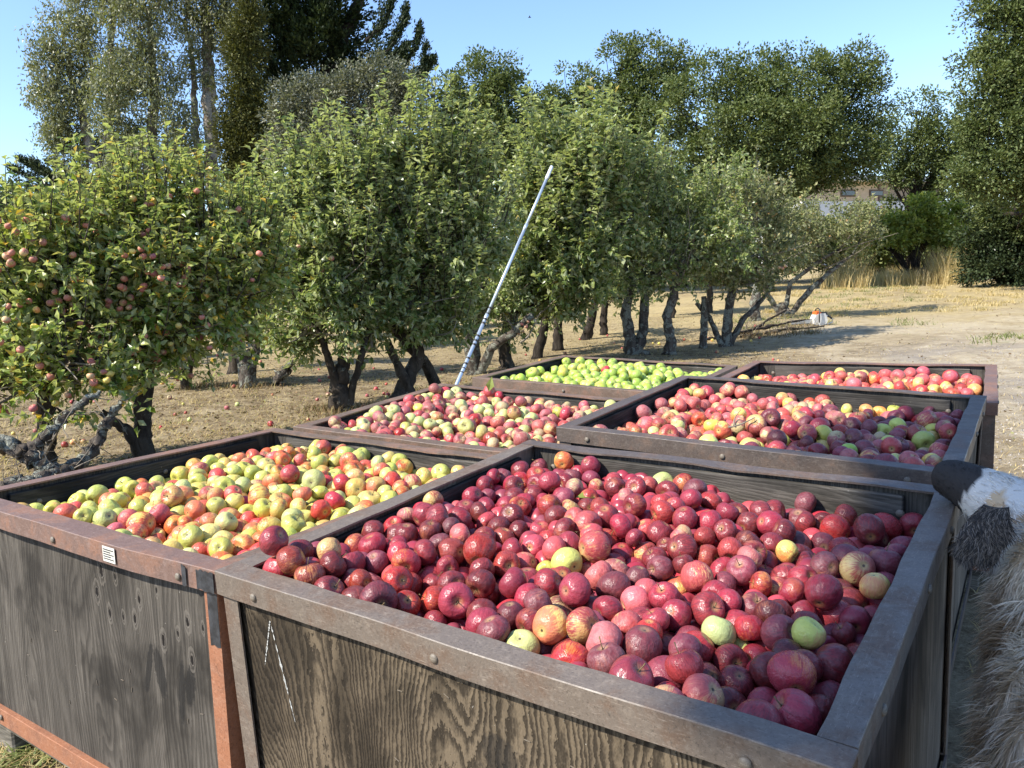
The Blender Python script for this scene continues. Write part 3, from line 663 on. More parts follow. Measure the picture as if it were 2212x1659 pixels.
    me = np_mesh("apple_heap", np.vstack(Vs), [np.vstack(Qs), np.vstack(Ts)], mats, True, np.concatenate(mq + mt))
    o = link("apple_heap", me); tag(o, "apples buried between the others in " + B['name'], "apples", "apples in " + B['name'], "stuff")
    return len(vis)
for k in 'BACDEF': build_pile(k)

# ------------------------------------------------------------------ foliage machinery
def unit(v): return v / (np.linalg.norm(v, axis=-1, keepdims=True) + 1e-9)
def leaves_geo(P, D, N, L, W, fold=.25, droop=.15, quad=False):
    D = unit(D); S = unit(np.cross(D, N)); N = np.cross(S, D)
    L = np.broadcast_to(L, len(P))[:, None]; W = np.broadcast_to(W, len(P))[:, None]
    if quad:
        V = np.stack([P, P + D * L * .5 + S * W * .5, P + D * L, P + D * L * .5 - S * W * .5], 1)
        b = (np.arange(len(P)) * 4)[:, None]; return V.reshape(-1, 3), [b + np.array([[0, 1, 2, 3]])]
    V = np.stack([P, P + D * L * .42 + S * W * .5 + N * W * fold, P + D * L - N * L * droop, P + D * L * .42 - S * W * .5 + N * W * fold, P + D * L * .5], 1)
    b = (np.arange(len(P)) * 5)[:, None]
    T = np.concatenate([b + np.array([[0, 1, 4]]), b + np.array([[1, 2, 4]]), b + np.array([[0, 4, 3]]), b + np.array([[4, 2, 3]])])
    return V.reshape(-1, 3), [T]
M['bark'] = None
def mat_bark(name, base, lich, amt=.5, scale=14):
    t = NT(name); co = t.coord(); n = t.noise(t.mapping(co, (1, 1, .45)), scale, 5, .65, .5); f = t.noise(co, 70, 4, .7); l = t.noise(co, scale * .55, 4, .7, .4)
    col = t.mix(t.ramp(n, .35, .65), tuple(x * .4 for x in base), base)
    lk = t.math('MULTIPLY', t.ramp(l, .68 - .25 * amt, .74 - .25 * amt), t.ramp(f, .3, .5))
    col = t.mix(lk, col, t.mix(t.ramp(f, .4, .7), tuple(x * .7 for x in lich), lich))
    return t.done(t.bsdf(col, .9, .15, t.bump(t.math('ADD', n, t.math('ADD', t.math('MULTIPLY', f, .4), t.math('MULTIPLY', lk, .4))), .9, .03)))
M['bark_apple'] = mat_bark("bark_apple", (.085, .068, .052), (.26, .26, .21), .4)
M['bark_lichen'] = mat_bark("bark_lichen", (.12, .10, .082), (.30, .305, .25), .8)
M['bark_dark'] = mat_bark("bark_dark", (.05, .04, .032), (.2, .2, .17), .15)
M['bark_euc'] = mat_bark("bark_euc", (.24, .19, .14), (.50, .45, .37), .9, 5)
M['twig'] = simple_mat("twig", (.20, .17, .13), .8, .2, .3, 30)
M['leaf_A'] = leaf_mat("leaf_apple", [(.08, .13, .022), (.15, .215, .035), (.27, .32, .065), (.42, .42, .13)], (.36, .38, .22), .34, .36, .5, (.55, .36, .05), .09)
M['leaf_P'] = leaf_mat("leaf_green_grey", [(.068, .108, .025), (.125, .172, .042), (.21, .26, .085), (.35, .375, .175)], (.40, .42, .26), .32, .36, .5, (.35, .27, .06), .02)
M['leaf_G'] = leaf_mat("leaf_dull", [(.07, .09, .03), (.125, .15, .055), (.20, .215, .09), (.30, .285, .14)], (.28, .28, .18), .25, .5, .3, (.3, .18, .07), .04)
M['leaf_oak'] = leaf_mat("leaf_oak", [(.06, .085, .028), (.09, .12, .042), (.125, .155, .058), (.17, .19, .08)], None, .22, .5, .2)
M['leaf_oak_grey'] = leaf_mat("leaf_oak_grey", [(.07, .08, .05), (.12, .13, .085), (.17, .175, .125), (.22, .22, .165)], None, .15, .55, .3)
M['leaf_oak_dark'] = leaf_mat("leaf_oak_dark", [(.04, .06, .024), (.06, .085, .034), (.085, .11, .048), (.12, .145, .07)], None, .15, .4, .4)
M['leaf_euc'] = leaf_mat("leaf_euc", [(.09, .10, .055), (.145, .16, .085), (.20, .21, .115), (.28, .28, .16)], None, .25, .45, .4)
M['leaf_brown_con'] = leaf_mat("leaf_brown_conifer", [(.04, .045, .012), (.065, .07, .018), (.095, .098, .026), (.14, .14, .04)], None, .1, .6, .2)
M['leaf_cypress'] = leaf_mat("leaf_cypress", [(.014, .024, .010), (.022, .036, .014), (.035, .052, .02), (.065, .085, .035)], None, .08, .6, .2)
M['leaf_vine'] = leaf_mat("leaf_vine", [(.12, .16, .03), (.22, .27, .06), (.36, .38, .13)], None, .35, .45, .35)

ALL_TREE_APPLES = []
def bezier(a, b, n=7, sag=.12, seed=None):
    a = np.array(a, float); b = np.array(b, float); L = np.linalg.norm(b - a)
    m1 = a + (b - a) * .33 + RNG.normal(size=3) * L * sag; m2 = a + (b - a) * .66 + RNG.normal(size=3) * L * sag
    t = np.linspace(0, 1, n)[:, None]
    return (1 - t) ** 3 * a + 3 * (1 - t) ** 2 * t * m1 + 3 * (1 - t) * t * t * m2 + t ** 3 * b
def apple_tree(label, group, Yc, stems, crown, nleaf, leaf='leaf_A', bark='bark_apple', ll=.07, lw=.036, shoots=6, shoot_h=.5, apples=0, cat="tree", name="apple_tree", aspect=.85, up=.35):
    """stems: lists of (px, py, dY, radius) from the ground up; crown: (px, py, dY, rx, rz) in picture units at depth Yc+dY"""
    b0 = at(stems[0][0][0], stems[0][0][1], Yc + stems[0][0][2]); gz = float(ground_z(b0[0], b0[1]))
    root = empty(name, (b0[0], b0[1], gz)); tag(root, label, cat, group); off = np.array([b0[0], b0[1], gz])
    sc = Yc / F_
    tips = []
    for si, st_ in enumerate(stems):
        pts = np.array([at(p[0], p[1], Yc + p[2]) for p in st_]); rad = [p[3] for p in st_]
        pts[0][2] = ground_z(pts[0][0], pts[0][1]) - .03
        # resample with wobble
        t0 = np.linspace(0, 1, len(pts)); t = np.linspace(0, 1, len(pts) * 4); q = np.stack([np.interp(t, t0, pts[:, k]) for k in range(3)], -1); rr = np.interp(t, t0, rad)
        q[1:-1] += RNG.normal(size=q[1:-1].shape) * rr[1:-1, None] * .09; rr = rr * .80 * (1 + .04 * RNG.normal(size=len(rr))); rr[0] *= 1.3
        m = MB(); m.tube(q - off, rr, 10, wob=.07); m.obj("trunk", M[bark], root, True); tips.append((q[-1], rr[-1])); tips.append((q[len(q) * 3 // 4], rr[len(q) * 3 // 4]))
    ell = [(at(c[0], c[1], Yc + c[2]), np.array([c[3] * sc * .96, c[3] * sc * aspect, c[4] * sc * .93])) for c in crown]
    vol = np.array([e[1].prod() ** .67 for e in ell]); per = (vol / vol.sum())
    mb = MB(); bb = MB(); PL, DL, NL = [], [], []; anchors = []
    for (c, R_), f in zip(ell, per):
        tp = min(tips, key=lambda t: np.linalg.norm(t[0] - c)); limb = bezier(tp[0], c + np.array([0, 0, -.1 * R_[2]]), 8, .10); mb.tube(limb - off, np.linspace(max(tp[1] * .75, .014), .012, 8), 6, wob=.06)
        nt = max(6, int(nleaf * 1.05 * f / 10)); nb = max(5, int(nt / 26))
        ba = []
        for _ in range(3 if c[2] < .35 else 1):     # bare grey branches that show through the leaves
            e = c + R_ * np.array([RNG.uniform(-1.1, 1.1), RNG.uniform(-1.25, -.7), RNG.uniform(-.7, .5)]); bb.tube(bezier(tp[0] - [0, 0, RNG.uniform(0, .25)], e, 9, .13) - off, np.linspace(.017, .0035, 9), 5, False, wob=.1)
        for _ in range(nb):
            d = unit(RNG.normal(size=3)); e = c + d * R_ * RNG.uniform(.45, .85); s_ = limb[RNG.integers(3, 8)]; br = bezier(s_, e, 6, .12); mb.tube(br - off, np.linspace(.013, .005, 6), 4); ba.append(br)
        d = unit(RNG.normal(size=(nt, 3))); rad = RNG.uniform(.25, 1.0, nt) ** .45
        per_c = 14; ncl = max(4, nt // per_c); dc = unit(RNG.normal(size=(ncl, 3))); Qc = c + dc * R_ * (RNG.uniform(.18, 1.15, ncl) ** .55)[:, None]
        kcl = RNG.integers(0, ncl, nt); Q = Qc[kcl] + RNG.normal(size=(nt, 3)) * (.035 + .055 * RNG.random(ncl)[kcl])[:, None] * (Yc / 8) ** .4 * 1.25; d = unit(dc[kcl] * .7 + unit(Q - Qc[kcl]) * .6)
        dirs = unit(d * .8 + np.array([0, 0, up]) + RNG.normal(size=Q.shape) * .45); Lt = RNG.uniform(.12, .30, len(Q))
        for i in range(0, len(Q), 3):
            mb.tube(np.array([Q[i] - dirs[i] * Lt[i] * .6, Q[i], Q[i] + dirs[i] * Lt[i]]) - off, [.004, .003, .002], 3, False)
        kk = 11
        T = RNG.uniform(-.3, 1.05, (len(Q), kk)); pp = Q[:, None] + dirs[:, None] * (T * Lt[:, None])[..., None] + RNG.normal(size=(len(Q), kk, 3)) * .012
        ld = unit(dirs[:, None] * .55 + RNG.normal(size=pp.shape) * .62 + np.array([0, 0, -.12])); nn = unit(RNG.normal(size=pp.shape) * .55 + np.array([SUN[0] * .35, SUN[1] * .35, .8]))
        PL.append(pp.reshape(-1, 3)); DL.append(ld.reshape(-1, 3)); NL.append(nn.reshape(-1, 3)); anchors.append(Q)
        if shoots:
            ns = int(shoots * 2.3 * f * len(ell) + .5)
            for _ in range(ns):
                x, y = RNG.uniform(-.9, .9, 2); zz = math.sqrt(max(0, 1 - min(.98, x * x + y * y))) * .85
                b = c + R_ * np.array([x, y, zz]); h = RNG.uniform(.35, 1.15) * shoot_h; tpn = b + np.array([(RNG.normal() * .16 + x * .35) * h, (RNG.normal() * .16 + y * .3) * h, h]); ln = bezier(b, tpn, 6, .04); mb.tube(ln - off, np.linspace(.006, .002, 6), 4, False)
                n_ = int(h / .021); tt = RNG.uniform(0, 1, n_) ; p_ = np.stack([np.interp(tt, np.linspace(0, 1, 6), ln[:, k]) for k in range(3)], -1)
                PL.append(p_); DL.append(unit(RNG.normal(size=p_.shape) * np.array([1, 1, .35]) + np.array([0, 0, .30]))); NL.append(unit(RNG.normal(size=p_.shape) * .4 + np.array([0, 0, 1])))
    mb.obj("limbs", M[bark if bark != 'bark_dark' else 'bark_apple'], root, True); bb.obj("bare_branches", M['twig'], root, True)
    P, D, N = np.vstack(PL), np.vstack(DL), np.vstack(NL); n = len(P)
    V, T = leaves_geo(P - off, D, N, RNG.uniform(.55, 1.15, n) * ll * 1.15, RNG.uniform(.75, 1.15, n) * lw * 1.15, .22, .14)
    cr = link("crown", np_mesh("crown", V, T, M[leaf], False), root); cr["kind"] = "stuff"
    if apples:
        A = np.vstack(anchors); _, _, dz = project(A); c0 = A.mean(0)
        ax_, ay_, az_ = project(A); best = {}
        for i, (u_, v_, w_) in enumerate(zip(ax_ // 26, ay_ // 26, az_)):
            if (u_, v_) not in best or w_ < az_[best[(u_, v_)]]: best[(u_, v_)] = i
        cam_side = A[list(best.values())]
        ALL_TREE_APPLES.append((cam_side, apples))
    return root
def branchy(label, group, Yc, stems, bark='bark_lichen', name="bare_branch", cat="branch", twigs=10, leaf=None, tl=.25):
    b0 = at(stems[0][0][0], stems[0][0][1], Yc + stems[0][0][2]); off = b0.copy(); root = empty(name, off.tolist()); tag(root, label, cat, group)
    for st_ in stems:
        pts = np.array([at(p[0], p[1], Yc + p[2]) for p in st_]); t0 = np.linspace(0, 1, len(pts)); t = np.linspace(0, 1, len(pts) * 7); q = np.stack([np.interp(t, t0, pts[:, k]) for k in range(3)], -1); rr = np.interp(t, t0, [p[3] for p in st_])
        q += RNG.normal(size=q.shape) * rr[:, None] * .30; m = MB(); m.tube(q - off, rr * (1 + .22 * RNG.normal(size=len(rr))).clip(.5, 1.6), 9, wob=.14); m.obj("limb", M[bark], root, True)
        if twigs:
            m = MB()
            for _ in range(twigs):
                s_ = q[RNG.integers(len(q))]; e = s_ + unit(RNG.normal(size=3) + np.array([0, 0, .2])) * RNG.uniform(.3, 1) * tl; m.tube(bezier(s_, e, 5, .15) - off, np.linspace(.005, .0015, 5), 4, False)
            m.obj("twigs", M['twig'], root, True)
    return root

# ------------------------------------------------------------------ the orchard rows
OG = "apple trees of the orchard"
apple_tree("apple tree with pink fruit and a sawn-off limb, first at the row's bin end", OG, 5.7,
    [[(95, 1035, 0, .10), (98, 960, 0, .085), (104, 860, 0, .075), (108, 760, .1, .07), (100, 690, .1, .05)], [(112, 1030, 0, .05), (98, 985, -.06, .06), (88, 978, -.12, .055)]],
    [(20, 590, .1, 130, 110), (135, 545, 0, 100, 95), (10, 730, 0, 120, 130), (140, 680, -.1, 110, 130), (40, 830, -.2, 110, 60), (185, 800, -.3, 80, 45), (-80, 650, 0, 120, 170), (140, 890, -.35, 40, 20)], 10000, apples=115, shoots=8, shoot_h=.5)
apple_tree("apple tree crowded with pink fruit on a dark trunk with a low side fork", OG, 6.25,
    [[(312, 990, 0, .11), (308, 930, 0, .085), (312, 870, 0, .082), (316, 780, .1, .075), (318, 700, .1, .05)], [(308, 975, 0, .08), (275, 930, -.1, .05), (245, 910, -.2, .045), (218, 890, -.25, .035)]],
    [(330, 510, .1, 100, 100), (215, 530, .1, 95, 100), (450, 580, .2, 110, 115), (330, 640, -.1, 150, 100), (220, 660, -.1, 90, 90), (440, 690, .1, 110, 75), (535, 620, .5, 80, 100), (300, 740, -.2, 90, 45), (345, 425, .2, 40, 40), (530, 540, .5, 60, 70), (230, 775, -.3, 60, 35)], 12000, apples=150, shoots=12, shoot_h=.55)
apple_tree("little stunted apple tree with hanging leaves and fruit above dry grass", OG, 10.4,
    [[(402, 842, 0, .10), (398, 800, 0, .07), (385, 770, 0, .04)], [(402, 810, 0, .05), (415, 780, 0, .04), (420, 750, 0, .03)]],
    [(395, 700, 0, 65, 60), (425, 760, 0, 28, 45), (375, 800, -.1, 32, 25)], 1700, apples=9, shoots=1, ll=.075, lw=.042)
apple_tree("apple tree with pale lichened trunk forking low among the dry grass", OG, 10.3,
    [[(538, 838, 0, .15), (532, 790, 0, .12), (528, 760, 0, .10)], [(530, 775, 0, .09), (510, 730, .1, .07), (500, 690, .1, .05)], [(532, 775, 0, .08), (556, 740, 0, .06), (565, 700, 0, .05)]],
    [(520, 600, .4, 95, 100), (600, 560, .5, 90, 90), (560, 660, 0, 80, 60), (470, 690, 0, 55, 50), (600, 470, .6, 70, 70), (540, 500, .4, 60, 70), (590, 640, .1, 60, 60)], 8500, bark='bark_lichen', apples=34, shoots=4)
apple_tree("slanting apple tree with narrow glossy leaves and a thick knotted trunk", OG, 8.2,
    [[(735, 885, 0, .15), (732, 840, 0, .125), (738, 800, 0, .10), (745, 775, 0, .08)], [(735, 820, 0, .07), (712, 780, -.1, .05), (690, 720, -.15, .04), (650, 660, -.2, .03)], [(742, 815, 0, .06), (780, 770, 0, .045), (800, 700, .1, .035)]],
    [(700, 460, .2, 90, 100), (655, 560, 0, 75, 110), (740, 590, -.1, 90, 120), (700, 690, -.1, 95, 65), (790, 480, .3, 80, 110), (640, 700, -.1, 55, 60), (620, 480, .2, 50, 70), (600, 590, .1, 60, 80)], 10500, leaf='leaf_P', shoots=12, shoot_h=.75, apples=8, ll=.085, lw=.036)
apple_tree("leaning apple tree on two crossed lichened trunks left of the pole", OG, 8.7,
    [[(862, 868, -.2, .15), (880, 815, -.1, .11), (905, 770, 0, .09), (890, 700, .1, .06)], [(950, 838, .6, .10), (915, 780, .2, .08), (860, 720, 0, .07), (835, 640, 0, .05)], [(905, 860, -.2, .06), (862, 800, -.2, .065), (838, 740, -.2, .05)]],
    [(860, 420, .2, 90, 100), (950, 440, .3, 80, 110), (820, 560, 0, 80, 110), (915, 590, -.1, 100, 110), (990, 560, .2, 70, 130), (850, 680, -.1, 90, 55), (940, 690, 0, 85, 50), (1000, 430, .4, 60, 80), (1050, 500, .5, 50, 90)], 14500, leaf='leaf_P', shoots=14, shoot_h=.85, ll=.085, lw=.042)
apple_tree("apple tree behind the metal pole with one long limb reaching sideways", OG, 10.9,
    [[(1026, 802, 0, .15), (1020, 760, 0, .13), (1022, 700, 0, .12), (1030, 640, 0, .08)], [(1030, 790, 0, .09), (1062, 752, -.2, .075), (1105, 720, -.4, .07), (1150, 680, -.5, .05)]],
    [(1060, 620, 0, 85, 80), (1090, 540, .2, 85, 90), (1010, 680, 0, 55, 45), (1110, 690, -.1, 55, 40)], 5200, leaf='leaf_P', bark='bark_lichen', shoots=2, apples=9)
apple_tree("tall apple tree with the highest leafy whips, top of the pole in its crown", OG, 11.4,
    [[(1092, 792, 0, .14), (1090, 740, 0, .11), (1100, 680, 0, .10)]],
    [(1190, 560, -.4, 90, 110), (1250, 500, -.3, 85, 120), (1180, 440, -.2, 80, 85), (1290, 420, 0, 75, 95), (1210, 350, 0, 45, 55), (1270, 600, -.3, 80, 75), (1150, 660, -.2, 70, 45), (1340, 480, 0, 60, 90)], 12500, leaf='leaf_P', shoots=14, shoot_h=1.0, ll=.105, lw=.055)
apple_tree("slim dark-trunked apple tree curving left behind the green apple bin", OG, 12.4,
    [[(1160, 770, 0, .11), (1172, 720, 0, .10), (1185, 660, 0, .09)]], [(1200, 620, 0, 60, 60), (1150, 610, .2, 55, 60)], 1700, bark='bark_dark', leaf='leaf_P', shoots=1)
apple_tree("straight dark-trunked apple tree behind the green apple bin", OG, 13.3,
    [[(1206, 757, 0, .12), (1205, 710, 0, .10), (1210, 650, 0, .09)]], [(1230, 630, 0, 60, 55), (1255, 560, .3, 70, 70)], 1800, bark='bark_dark', leaf='leaf_P', shoots=1)
apple_tree("far apple tree with brush of dead twigs at its foot", OG, 14.9,
    [[(1266, 738, 0, .14), (1275, 700, 0, .11), (1285, 650, 0, .09)]], [(1290, 600, 0, 60, 60), (1330, 560, 0, 60, 70)], 2000, bark='bark_dark', leaf='leaf_P', shoots=1, apples=5)
apple_tree("thin straight apple tree farthest behind the green apple bin", OG, 15.6,
    [[(1305, 729, 0, .10), (1304, 690, 0, .09), (1308, 640, 0, .08)]], [(1320, 610, 0, 50, 45), (1350, 640, 0, 45, 35)], 1300, bark='bark_dark', leaf='leaf_P', shoots=1)
apple_tree("white-lichened apple tree splitting into two stems above the bins", OG, 12.1,
    [[(1365, 768, 0, .16), (1362, 730, 0, .12), (1352, 680, 0, .10), (1365, 600, 0, .07)], [(1372, 768, 0, .11), (1390, 715, 0, .10), (1392, 650, 0, .08), (1410, 590, 0, .06)], [(1372, 740, 0, .07), (1395, 762, -.1, .07), (1405, 770, -.15, .06)]],
    [(1360, 500, 0, 80, 90), (1430, 430, 0, 80, 80), (1400, 580, -.1, 80, 60), (1340, 390, .1, 60, 70), (1460, 520, 0, 70, 80)], 7500, bark='bark_lichen', leaf='leaf_P', shoots=7, shoot_h=.6)
apple_tree("apple tree with a crooked pale-barked trunk right of the white-lichened one", OG, 11.9,
    [[(1445, 770, 0, .13), (1450, 730, 0, .10), (1440, 690, 0, .09), (1455, 640, 0, .085), (1462, 590, 0, .06)]],
    [(1490, 470, 0, 75, 70), (1480, 550, -.1, 80, 65), (1540, 430, .2, 80, 60), (1560, 520, 0, 70, 70)], 6800, bark='bark_lichen', leaf='leaf_P', shoots=4, shoot_h=.5)
apple_tree("apple tree with three forked dark stems where cut branches lie", OG, 12.6,
    [[(1518, 756, 0, .085), (1522, 700, 0, .07), (1520, 640, 0, .05)], [(1570, 748, .2, .12), (1572, 690, .2, .10), (1580, 620, .2, .08), (1590, 560, .2, .05)], [(1572, 720, .2, .07), (1605, 690, .2, .06), (1640, 655, .3, .05), (1668, 620, .3, .035)], [(1560, 725, .1, .06), (1535, 690, .1, .055), (1505, 655, 0, .045)]],
    [(1600, 470, .2, 80, 80), (1650, 540, .3, 80, 65), (1570, 560, 0, 75, 60), (1660, 430, .5, 70, 55), (1620, 610, .1, 60, 35)], 7500, bark='bark_lichen', leaf='leaf_G', shoots=4, shoot_h=.5, apples=3)
apple_tree("grey apple tree beyond the cut branches, whitish trunk half hidden", OG, 16.8,
    [[(1632, 700, 0, .16), (1630, 660, 0, .13), (1640, 600, 0, .10)]], [(1700, 500, .2, 80, 60), (1640, 520, .2, 60, 55)], 3200, bark='bark_lichen', leaf='leaf_G', shoots=2)
apple_tree("last tree of the row, white bare limbs spreading toward the track", OG, 17.6,
    [[(1688, 690, 0, .16), (1692, 655, 0, .14)], [(1700, 665, 0, .09), (1748, 630, 0, .08), (1790, 590, 0, .065), (1835, 555, 0, .04)], [(1690, 660, 0, .08), (1708, 610, 0, .065), (1760, 570, 0, .05), (1810, 540, 0, .035)], [(1690, 660, 0, .09), (1660, 640, 0, .07), (1640, 610, 0, .06)]],
    [(1760, 500, 0, 95, 55), (1840, 500, 0, 70, 45), (1720, 560, 0, 60, 35), (1880, 480, .2, 50, 35)], 5200, bark='bark_lichen', leaf='leaf_G', shoots=2, ll=.08)
# trees of the rows behind, seen between the trunks
back = [(-120, 12, 120, 'leaf_A'), (60, 13.5, 90, 'leaf_A'), (210, 15, 90, 'leaf_P'), (330, 17, 95, 'leaf_A'), (505, 12.3, 60, 'leaf_P'), (640, 17, 85, 'leaf_A'), (800, 15, 80, 'leaf_P'), (930, 18, 75, 'leaf_P'), (1040, 19, 70, 'leaf_P'), (1450, 19, 70, 'leaf_P'), (1530, 20, 60, 'leaf_G')]
hints = ["beyond the sawn-off trunk", "in the second row behind the sawn-off trunk", "in the row behind the fruit-laden tree", "two rows behind the fruit-laden tree", "with a bluish trunk behind the lichened fork", "in the row behind the stub", "behind the knotted trunk", "two rows behind the crossed trunks", "far behind the metal pole", "behind the crooked pale trunk", "behind the three forked stems"]
for (px, Y, rx, lf), hint in zip(back, hints):
    D_ = ray(px, 640); gy = 600
    for it in range(12):
        p = at(px, gy, Y); gy += (p[2] - float(ground_z(p[0], Y))) * F_ / Y
    s = F_ / Y
    apple_tree("small apple tree " + hint, OG, Y, [[(px, gy, 0, .12), (px + 4, gy - .45 * s, 0, .10), (px + 2, gy - .8 * s, 0, .08)]],
        [(px - rx * .35, gy - 1.55 * s, 0, rx * .75, .62 * s), (px + rx * .4, gy - 1.7 * s, .3, rx * .7, .62 * s), (px, gy - 2.3 * s, 0, rx * .6, .5 * s)], 2600, leaf=lf, shoots=3, ll=.10, lw=.058)
# stub, fallen lichened branches beside A, cut branches pile
branchy("short broken stub of a tree standing in the dry grass, bent like an elbow", None, 10.3, [[(603, 838, 0, .06), (605, 812, 0, .055), (618, 795, 0, .045), (637, 782, 0, .03)]], 'bark_lichen', "tree_stub", "stump", 3)
branchy("crusty lichen-covered branch leaning behind the green apple bin's orchard-side rail", None, 4.75,
    [[(262, 865, .5, .022), (230, 915, .45, .03), (205, 965, .4, .035), (175, 1000, .3, .042), (110, 1025, .1, .05), (20, 1050, -.1, .05)], [(130, 1025, .1, .045), (85, 1000, .1, .05), (50, 975, .1, .05), (0, 955, .1, .045), (-60, 940, .1, .04)],
     [(60, 980, .1, .035), (110, 930, .2, .035), (160, 885, .3, .03), (215, 845, .4, .02)], [(175, 1000, .3, .03), (150, 1012, .1, .03), (60, 1045, -.1, .035), (-10, 1062, -.2, .035)]], 'bark_lichen', "lichen_branch", "branch", 16)
branchy("heap of cut twiggy branches lying by the last orchard trees", None, 14.2,
    [[(1480, 745, -.6, .02), (1560, 725, -.3, .025), (1660, 705, 0, .03), (1740, 690, .3, .015)], [(1540, 740, -.5, .02), (1620, 715, 0, .03), (1700, 668, .2, .015)], [(1600, 728, -.3, .02), (1690, 712, .1, .025), (1780, 705, .4, .01)]], 'bark_dark', "cut_branch", "branch", 40, tl=.6)

# apples hanging in the trees
rg = np.random.default_rng(77); n_h = 0
for cam_side, cnt_ in ALL_TREE_APPLES:
    idx = rg.choice(len(cam_side), min(cnt_ // 2 + 1, len(cam_side)), replace=False)
    hung = 0
    for i in idx:
        for _ in range(rg.integers(1, 5)):
            if hung >= cnt_: break
            p = cam_side[i] + rg.normal(size=3) * .055 - np.array([.02, .15, .03]); V, q, tr, top, me = AV[rg.integers(6)]
            o = bpy.data.objects.new("hanging_apple", me); C.objects.link(o); o.material_slots[0].link = 'OBJECT'
            c = ['peach', 'peach', 'peach', 'dull pink', 'peach', 'yellow'][rg.integers(6)]; o.material_slots[0].material = AM[c]
            qv = Quaternion((rg.normal(size=3) * .25 + 0).tolist() and [1, *(rg.normal(size=3) * .22).tolist()]).normalized(); r_ = rg.uniform(.021, .029)
            o.matrix_world = Matrix.Translation(p.tolist()) @ qv.to_matrix().to_4x4() @ Matrix.Scale(r_, 4)
            px, py, pz = project(p)
            tree_ = "sawn-off-trunk tree" if p[1] < 5.95 and p[0] < -2.6 else ("fruit-crowded low-forked tree" if p[1] < 7.4 and p[0] < -1.3 else "farther orchard trees")
            tag(o, f"{c} apple hanging in the {tree_}, {'high in the crown' if p[2] > .55 else ('half way up' if p[2] > .1 else 'on a low twig')}", "apple", "apples hanging in the orchard trees"); hung += 1; n_h += 1
# windfalls
for i in range(150):
    px, py = rg.uniform(-10, 1010), rg.uniform(735, 985)
    if i > 115: px, py = rg.uniform(1080, 1700), rg.uniform(700, 790)
    D_ = ray(px, py); t = (-.8 - CAMH) / D_[2]; p = D_ * t; 
    if t < 0 or p[1] > 20: continue
    V, q, tr, top, me = SMALLV[rg.integers(3)]; o = bpy.data.objects.new("fallen_apple", me); C.objects.link(o); o.material_slots[0].link = 'OBJECT'
    c = ['dull pink', 'pink', 'yellow', 'crimson', 'pale green', 'rosy striped'][rg.integers(6)]; o.material_slots[0].material = AM[c]
    r_ = rg.uniform(.018, .032); o.matrix_world = Matrix.Translation((p[0], p[1], float(ground_z(p[0], p[1])) + r_ * .7)) @ Quaternion(rg.normal(size=4).tolist()).normalized().to_matrix().to_4x4() @ Matrix.Scale(r_, 4)
    far = "far down the orchard" if p[1] > 11 else ("midway down the orchard floor" if p[1] > 8 else "near the bins")
    tag(o, f"{c} windfall apple lying in the dry litter {far}", "apple", "fallen apples on the orchard floor")

